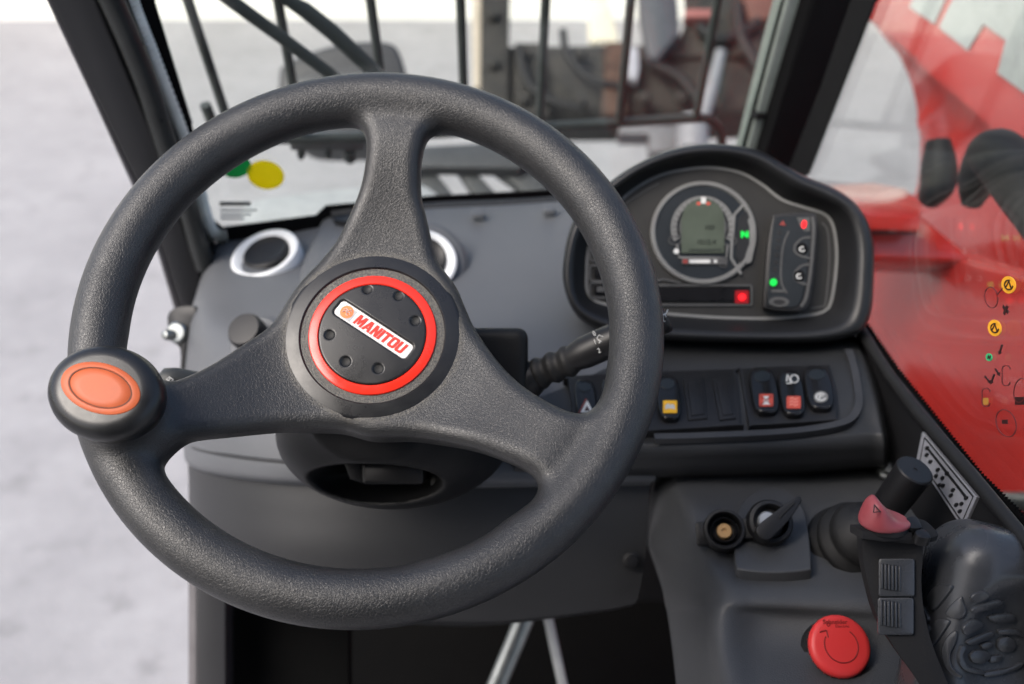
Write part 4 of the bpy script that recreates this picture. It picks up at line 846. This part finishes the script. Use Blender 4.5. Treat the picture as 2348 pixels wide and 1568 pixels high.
# black lever with bellows
p0, p1 = W(1945,1252,.735), W(2097,1078,.700); ax = (p1-p0).normalized(); axn = (ax*.55-FWD*.62+UP*.25).normalized()
le = thing('control_lever', 'plain black cylinder-topped lever in a rubber bellows', 'lever', p0)
_lb = basis(ax)
lathe('bellows', [(.030,-.012),(.033,-.006),(.032,-.001),(.028,.002),(.0275,.004),(.0300,.007),(.0290,.012),(.0245,.015),(.0235,.017),(.0250,.020),(.0225,.027),(.016,.032),(.0120,.036),(0,.036)], W(1952,1248,.744), *basis((ax*.35-FWD*.75+UP*.32)), M['rubber'], le, 48, auto=70)
hd_ax = (W(2097,1078,.688)-W(2030,1170,.715)).normalized(); hb = basis(hd_ax); ho = W(2097,1078,.690)
lathe('handle', [(.0100,-.060),(.0118,-.050),(.0128,-.006),(.0132,-.002),(.0130,0.0),(.0120,.0009),(.0015,.0009),(.0013,.0003),(0,.0002)], ho, *hb, M['black'], le, 48, auto=40)
tube('shaft', [W(1965,1230,.742), ho-hd_ax*.055], .0085, M['black'], le, 16)
# ------------------------------------------------------------------ joystick
JP = Plane(W(2050,1370,.605), -FWD-RIGHT*.28+UP*.18)
js = thing('joystick', 'black joystick with faded red thumb switch and ribbed thumbwheels', 'joystick', W(2250,1650,.66))
slab('stalk_body', crom([(1976,1226),(1979,1220),(2000,1222),(2040,1236),(2085,1238),(2112,1240),(2116,1270),(2112,1330),(2118,1400),(2138,1480),(2176,1575),(2210,1660),(2160,1660),(2112,1572),(2062,1502),(2016,1426),(1992,1345),(1980,1285)], 3, True), JP, 0, -.050, M['stick'], js, .0035, 3)
def wheel_(x0, y0, x1, y1, rx0, ry0, rx1, ry1):
    bz = slab('thumbwheel_bezel', rrect(x0,y0,x1,y1,7), JP, .0028, -.002, M['grip'], js, .0010)
    n = 6; wdt = (rx1-rx0)/n
    for k in range(n):
        a, b = rx0+k*wdt+.8, rx0+(k+1)*wdt-.8; h = .0034+.0016*math.sin(math.pi*(k+.7)/n)
        slab('rib', [(a,ry0+k*1.2),(b,ry0+1+k*1.2),(b,ry1+k*1.2),(a,ry1-1+k*1.2)], JP, h, .002, M['grip'], bz, .0006, 2)
wheel_(2014,1280,2097,1368,2018,1291,2066,1350); wheel_(2012,1370,2095,1456,2016,1375,2066,1434)
# top deck and thumb switch
DP = Plane(W(2030,1205,.60), UP*.80-FWD*.60)
dk = slab('top_deck', crom([(1990,1220),(2060,1190),(2110,1188),(2138,1206),(2150,1228),(2100,1236),(2040,1230)], 4, True), DP, -.004, -.008, M['stick'], js, .0015)
prism('switch_base', [W(x,y,.597) for x, y in ((1977,1236),(1977,1218),(2040,1216),(2092,1222),(2092,1238),(2030,1243))], FWD*.022, M['stick'], js, .0012)
tube('switch_stem', [W(2030,1228,.606), W(2030,1206,.606)], .0095, M['rubber'], js, 20)
lathe('switch_collar', [(.0130,-.0028),(.0146,-.0018),(.0148,0),(.0142,.0015),(.0120,.0020),(0,.0020)], W(2029,1203,.606), *basis(UP*.93-FWD*.32), M['rubber'], js, 40, 1.0, .85)
TB = W(2029,1199,.604); tu, tv, tn = basis(UP*.93-FWD*.32)
def thumb_sdf(X, Y, Z):
    base = ellip(X, Y, Z-.0015, .0150, .0120, .0052); wing = ellip(X+.0058, Y, Z-.0075, .0086, .0108, .0112)
    d = smin(base, wing, .007); d = smax(d, -(np.sqrt((X-.0165)**2+Y**2*.5+(Z-.0290)**2)-.0262), .003)
    return smax(d, -.0012-Z, .0012)
th = sdf_obj('thumb_switch', thumb_sdf, (-.016,-.013,-.002), (.016,.013,.021), .0005, M['thumb'], js, TB, tu, tv, tn)
_q = Plane(W(2009,1166,.5915), -FWD*.65+UP*.55+RIGHT*.4)
line('triangle_mark', [(2003,1174),(2005,1157),(2018,1172)], _q, .0008, .0008, M['ink'], th, True)
bp1 = slab('button', crom([(2078,1186),(2100,1183),(2113,1204),(2108,1210),(2083,1208)], 3, True), DP, .0015, -.006, M['black'], js, .001)
slab('button', crom([(2098,1216),(2118,1212),(2134,1228),(2128,1234),(2105,1230)], 3, True), DP, .001, -.006, M['black'], js, .001)
# palm grip
GO = W(2336,1460,.622); ga = rad(13)
def grip_sdf(X, Y, Z):
    x, y = X*math.cos(ga)-Y*math.sin(ga), X*math.sin(ga)+Y*math.cos(ga)
    d = rbox(x, y+.040, Z+.006, .0610, .104, .034, .026)
    cav = ellip(x+.012, y+.006, Z-.042, .047, .050, .026)
    cav2 = ellip(x+.004, y+.012, Z-.050, .060, .064, .026)
    return smax(smax(d, -cav2, .004), -cav, .005)
pg = sdf_obj('palm_grip', grip_sdf, (-.09,-.13,-.05), (.10,.085,.05), .0012, M['grip'], js, GO, RIGHT, UP, -FWD)
from mathutils.bvhtree import BVHTree
_og = ORG[pg.name]; GB = BVHTree.FromPolygons([tuple(v.co+_og) for v in pg.data.vertices], [tuple(p.vertices) for p in pg.data.polygons])
def c7(p): return [(2034+x*.2873, 1117+y*.2873) for x, y in p]
def grow(q):
    q = np.array(q, float); c = q.mean(0); return c+(q-c)*1.14
def pad(pts):
    """raised rubber pad that follows the grip surface"""
    H = [GB.ray_cast(CAM, (W(x, y, 1)-CAM).normalized()) for x, y in c7(crom(grow(pts), 4, True))]; H = [h for h in H if h[0] is not None]
    if len(H) < 8: return
    nn = Vector((0,0,0))
    for h in H: nn += h[1]
    nn.normalize(); return prism('grip_pad', [h[0]+nn*.0022 for h in H], -nn*.006, M['grip'], js, .0009, 2)
for q in ([(345,880),(400,800),(480,790),(520,805),(470,880),(400,960),(370,960)], [(580,885),(610,930),(625,1000),(570,1040),(475,1000)], [(665,860),(760,830),(800,870),(700,905)], [(690,950),(860,900),(900,935),(700,985)],
          [(410,1065),(495,1075),(470,1130),(380,1255),(350,1235),(370,1140)], [(605,1100),(680,1055),(745,1085),(720,1120),(630,1165),(600,1140)], [(645,1215),(800,1150),(830,1175),(800,1200),(670,1245)],
          [(805,1030),(900,1005),(990,1015),(985,1060),(870,1070)], [(890,1210),(960,1195),(1005,1240),(990,1290),(920,1305),(875,1270)], [(655,1340),(700,1300),(780,1310),(800,1350),(750,1395),(680,1390)],
          [(510,1180),(550,1175),(545,1240),(505,1330),(520,1420),(590,1480),(560,1500),(480,1440),(440,1340),(460,1240)], [(585,1280),(620,1290),(600,1350),(640,1420),(740,1450),(730,1480),(610,1450),(560,1370)],
          [(740,1250),(810,1230),(825,1265),(760,1285)], [(820,1345),(900,1340),(880,1385),(815,1390)], [(790,1470),(950,1440),(1040,1400),(1050,1430),(940,1480),(800,1505)], [(300,960),(340,1040),(320,1080),(295,1010)], [(330,1100),(352,1130),(340,1200),(320,1140)],
          [(890,1135),(1010,1130),(1060,1180),(1000,1165),(900,1165)]): pad(q)
# ------------------------------------------------------------------ outside the glass
slab = slab_flat
GPn = WS.shift(-.14); steel_dark = plain('guard_paint', (.040,.045,.044), .6, spec=.3)
wg = thing('window_guard', 'dark steel bar guard in front of the windscreen', 'window guard', GPn.hit(1000,320))
for a, b in (((430-46,-140),(519,268)), ((640-28,-140),(690,300)), ((850-20,-140),(890,300)), ((1055-4,-140),(1066,300)), ((1252+6,-140),(1236,290)), ((1445+14,-140),(1419,282)), ((1645+26,-140),(1594,276))):
    a = tall([a, b])[0]; tube('bar', [GPn.hit(*a), GPn.hit(*b)], .0056, steel_dark, wg, 12)
tube('bottom_rail', [GPn.hit(x,y) for x, y in crom([(470,240),(500,300),(560,318),(840,314),(1060,302),(1250,291),(1420,281),(1600,271),(1630,278),(1650,300),(1655,345)], 5)], .0064, steel_dark, wg, 12)
slab('lamp_bracket', rrect(666,322,836,346,4), GPn, -.01, -.03, plain('bracket_grey', (.12,.125,.13), .5), wg, .002)
for x, y, r in ((690,356,9),(752,354,9),(802,366,14)): tube('bracket_bolt', [GPn.hit(x,y-22,-.015), GPn.hit(x,y,-.015), GPn.hit(x,y+8,-.015)], [r/FPX*1.35, r/FPX*1.3, .003], steel_dark, wg, 10)
wp = WS.shift(-.04)
wi = thing('windscreen_wiper', 'dark twin-rod windscreen wiper crossing the glass', 'wiper', wp.hit(760,180))
tube('drive_rod', [wp.hit(x,y) for x, y in ((150,-300),(420,-85),(527,0),(640,82),(760,172),(800,205))], .0050, steel_dark, wi, 12, 1.3)
tube('blade_arm', [wp.hit(x,y,-.01) for x, y in ((380,-300),(600,-60),(655,-2),(700,24),(760,72),(850,156),(890,200))], [.0045,.0045,.0045,.0062,.0066,.0066,.006], steel_dark, wi, 12, 1.3)
# work lamp
lm = thing('work_lamp', 'grey rounded work lamp housing beyond the bar guard', 'lamp', W(780,330,1.9))
grey_body = plain('lamp_grey', (.030,.031,.035), .5); LP_ = Plane(W(780,170,1.9), -FWD+UP*.1)
slab('housing', crom([(640,260),(638,170),(650,145),(700,122),(770,100),(850,92),(898,98),(918,125),(930,175),(938,250),(930,300),(800,310),(680,305)], 5, True), LP_, .03, -.14, grey_body, lm, .018, 4)
slab('lamp_lens', crom([(655,185),(720,172),(860,170),(915,180),(920,260),(800,285),(670,275)], 4, True), LP_, .034, .02, plain('lamp_lens_grey', (.05,.052,.056), .4), lm, .004)
tube('lamp_post', [W(790,270,1.95), W(790,345,1.95)], .022, steel_dark, lm, 12)
# mudguard with slots
mg = thing('mudguard', 'grey slotted mudguard plate low in front of the windscreen', 'mudguard', W(1100,470,1.6))
mgm = plain('mudguard_grey', (.050,.053,.056), .5); MP = Plane(W(1080,400,1.55), -FWD+UP*.6)
slab('top_plate', [(850,345),(960,335),(1180,322),(1240,340),(1190,385),(980,382),(900,390)], MP, 0, -.02, mgm, mg, .004)
for a in ([(930,380),(985,375),(1060,470),(1000,470)], [(1040,375),(1075,375),(1165,470),(1105,470)], [(1110,372),(1190,372),(1320,430),(1330,475),(1225,475),(1185,425)]): slab('rib_plate', a, MP, -.022, -.04, mgm, mg, .004)
hp = tag(slab('hood_panel', crom([(560,470),(700,440),(850,425),(960,420),(1010,470),(900,540),(600,560)], 4, True), Plane(W(800,450,1.5), -FWD+UP*1.3), 0, -.02, plain('pale_grey_panel', (.30,.31,.31), .5), None, .004), 'pale grey sloping panel just beyond the dashboard', 'panel')
# lifting gear in front
def rusty():
    b = NB('worn_dark_steel'); n = b.noise(14, 6, .8); m_ = b.noise(45, 5, .8); c = b.mix(b.ramp(n, [(.35,(0,0,0)),(.7,(1,1,1))]), (.009,.009,.008), (.040,.036,.030)); c = b.mix(b.math('MULTIPLY', b.ramp(m_, [(.55,(0,0,0)),(.8,(1,1,1))]), .6), c, (.11,.075,.05))
    b.set(Base_Color=c, Roughness=.7); b.bump(m_, .01); return b.m
ru = rusty(); FP = Plane(W(1400,150,2.8), -FWD+UP*.35)
fk = thing('fork_carriage', 'dark worn steel carriage of the lifting arm ahead of the cab', 'carriage', W(1400,330,2.8))
slab('mast', tall([(1104,-140),(1102,60),(1100,330),(1168,330),(1166,60),(1170,-140)], -420), FP, .03, -.08, ru, fk, .01)
slab('mast_strip', tall([(1080,-140),(1084,200),(1101,200),(1103,-140)], -420), FP, .0, -.03, plain('beige_strip', (.42,.37,.30), .6), fk, .004)
slab('cross_tube', [(1160,96),(1300,94),(1500,92),(1790,88),(1790,255),(1500,262),(1300,264),(1160,268)], FP, 0, -.14, ru, fk, .035, 4)
slab('upper_block', tall([(1580,-140),(1585,20),(1560,75),(1530,130),(1790,130),(1860,-140)], -420), FP, .02, -.10, ru, fk, .01)
slab('grey_bracket', tall([(1458,-140),(1467,22),(1482,110),(1490,130),(1507,136),(1558,74),(1556,22),(1540,-140)], -420), FP, .08, .04, plain('bracket_bluegrey', (.055,.058,.066), .45), fk, .008)
slab('pale_plate', [(1440,108),(1462,104),(1466,150),(1460,184),(1440,176)], FP, .05, .02, plain('pale_bracket', (.30,.30,.33), .5), fk, .004)
slab('red_link', rrect(1570,20,1640,38,5), FP, .06, .02, plain('faded_red_link', (.26,.10,.09), .5), fk, .006); slab('red_link', [(1700,-20),(1780,-30),(1770,40),(1720,50)], FP, .05, .02, plain('brown_red_link', (.11,.05,.04), .6), fk, .006)
tube('hydraulic_rod', [FP.hit(1652,118,.10), FP.hit(1632,200,.10), FP.hit(1600,300,.10)], [.014,.018,.020], plain('rod_grey', (.22,.22,.23), .35, metal=.2), fk, 16)
tube('hydraulic_rod', [FP.hit(1588,276,.08), FP.hit(1586,350,.08)], .042, plain('cylinder_grey', (.20,.20,.215), .4), fk, 18)
slab('lower_bracket', [(1420,285),(1552,285),(1552,345),(1492,348),(1488,306),(1420,306)], FP, .02, -.04, plain('bracket_midgrey', (.13,.13,.14), .5), fk, .006)
for pts, r_ in (([(1190,110),(1210,190),(1260,230),(1330,250)], .013), ([(1500,150),(1560,180),(1610,240),(1640,262)], .016), ([(1290,70),(1300,120),(1350,180),(1420,200)], .011), ([(1690,10),(1700,90),(1740,160),(1760,230)], .018), ([(1600,60),(1640,90),(1690,80),(1740,50)], .016)):
    tube('hose', [FP.hit(x, y, .05) for x, y in crom(pts, 5)], r_, M['rubber'], fk, 10)
for x, y in ((1200,130),(1200,232),(1330,128),(1330,236),(1475,230),(1560,228),(1700,120),(1130,40),(1130,150)):
    lathe('bolt', [(.020,0),(.020,.012),(.014,.022),(0,.024)], FP.hit(x, y, .032), *basis(FP.n), ru, fk, 8)
slab('side_plate', [(1180,96),(1240,96),(1262,262),(1176,266)], FP, .03, -.02, ru, fk, .008); slab('side_plate', [(1390,94),(1440,94),(1436,262),(1380,262)], FP, .045, -.02, plain('dull_rust', (.060,.036,.026), .7, nscale=30, var=.5), fk, .008)
tag(slab('cream_beam', [(1345,-140),(1350,0),(1353,96),(1420,96),(1394,0),(1370,-140)], Plane(W(1380,40,5.5), -FWD), 0, -.1, plain('cream_paint', (.62,.57,.45), .6), None, .01), 'cream slanting beam beyond the lifting carriage', 'beam')
# red boom and bodywork beyond the side window
def redpaint():
    b = NB('red_machine_paint'); n = b.noise(4, 5, .6); sc = b.ramp(b.noise(11, 5, .7), [(.60,(0,0,0)),(.75,(1,1,1))])
    c = b.mix(n, (.46,.018,.015), (.62,.034,.024)); c = b.mix(b.math('MULTIPLY', sc, .25), c, (.20,.05,.05)); b.set(Base_Color=c, Roughness=.22); b.b.inputs['Coat Weight'].default_value = .5; b.b.inputs['Coat Roughness'].default_value = .1; return b.m
red = redpaint(); BPn = SP.shift(-.36)
bo = thing('boom', 'red telescopic boom with pale block lettering beyond the side window', 'boom', BPn.hit(2200,500))
slab('lower_plate', [tuple(p) for p in crom([(1975,-60),(1978,15),(2010,62),(2060,135),(2090,210),(2103,290),(2106,350),(2100,420),(2085,470)], 5)]+[(2100,560),(2500,900),(2500,-200),(1975,-200)], BPn, 0, -.03, red, bo, .006)
slab('boom_beam', [(1960,-200),(1985,45),(2100,142),(2220,245),(2347,358),(2500,495),(2500,-200)], BPn, .06, .02, red, bo, .006)
pale = plain('pale_lettering', (.42,.46,.44), .4)
slab('lettering', [(2083,16),(2091,0),(2100,-30),(2180,-30),(2165,0),(2141,55)], BPn, .063, .059, pale, bo); slab('lettering', [(2151,62),(2217,115),(2254,55),(2305,92),(2285,167),(2347,212),(2480,310),(2480,-40),(2200,-40),(2182,0)], BPn, .063, .059, pale, bo)
hs = SP.shift(-.18)
for nm, lab, pts, r in (('hydraulic_hose', 'short black hydraulic hose end against the red boom', [(2150,325),(2152,370),(2150,420),(2130,455)], (.014,.019,.020,.014)), ('hydraulic_hose', 'thick black hydraulic hose elbow leading off past the amber decal', [(2225,470),(2240,420),(2268,370),(2290,360),(2340,420),(2420,520),(2500,640)], (.010,.020,.026,.028,.028,.028,.028))):
    P_ = crom([(*p, q) for p, q in zip(pts, r)], 5); tag(tube(nm, [hs.hit(p[0], p[1]) for p in P_], [float(p[2]) for p in P_], M['rubber'], None, 20), lab, 'hose')
fd = thing('bodywork', 'red machine bodywork with bolted box below the boom', 'bodywork', BPn.hit(2150,1100))
FPn = SP.shift(-.26)
slab('side_panel', [(1900,600),(2000,590),(2110,560),(2220,600),(2347,640),(2600,760),(2600,1900),(1900,1900)], FPn, -.02, -.06, red, fd, .01)
bx_ = Plane(W(2050,540,1.32), -FWD+UP*.1-RIGHT*.1)
bxo = slab('box_front', [(1880,478),(2000,486),(2108,490),(2222,585),(2220,600),(2000,592),(1880,590)], bx_, 0, -.10, red, fd, .012, 3)
slab('box_top', [(1880,425),(2000,418),(2080,432),(2112,462),(2112,494),(2000,490),(1880,482)], Plane(W(2040,455,1.36), UP-FWD*.35), 0, -.02, red, fd, .006)
lathe('box_bolt', [(.010,0),(.010,.005),(.006,.009),(0,.010)], bx_.hit(2047,516,.002), *basis(bx_.n), M['steel'], bxo, 18)
line('box_seam', [(1960,532),(2040,532),(2104,530)], bx_, .006, .004, plain('seam_dark_red', (.12,.012,.012), .6), bxo, h=.003)
ch = tag(tube('chrome_pipe', [FPn.hit(2280,1150,.06), FPn.hit(2347,1152,.06), FPn.hit(2500,1165,.06)], .011, M['steel'], None, 16), 'chrome pipe low behind the side window', 'pipe')
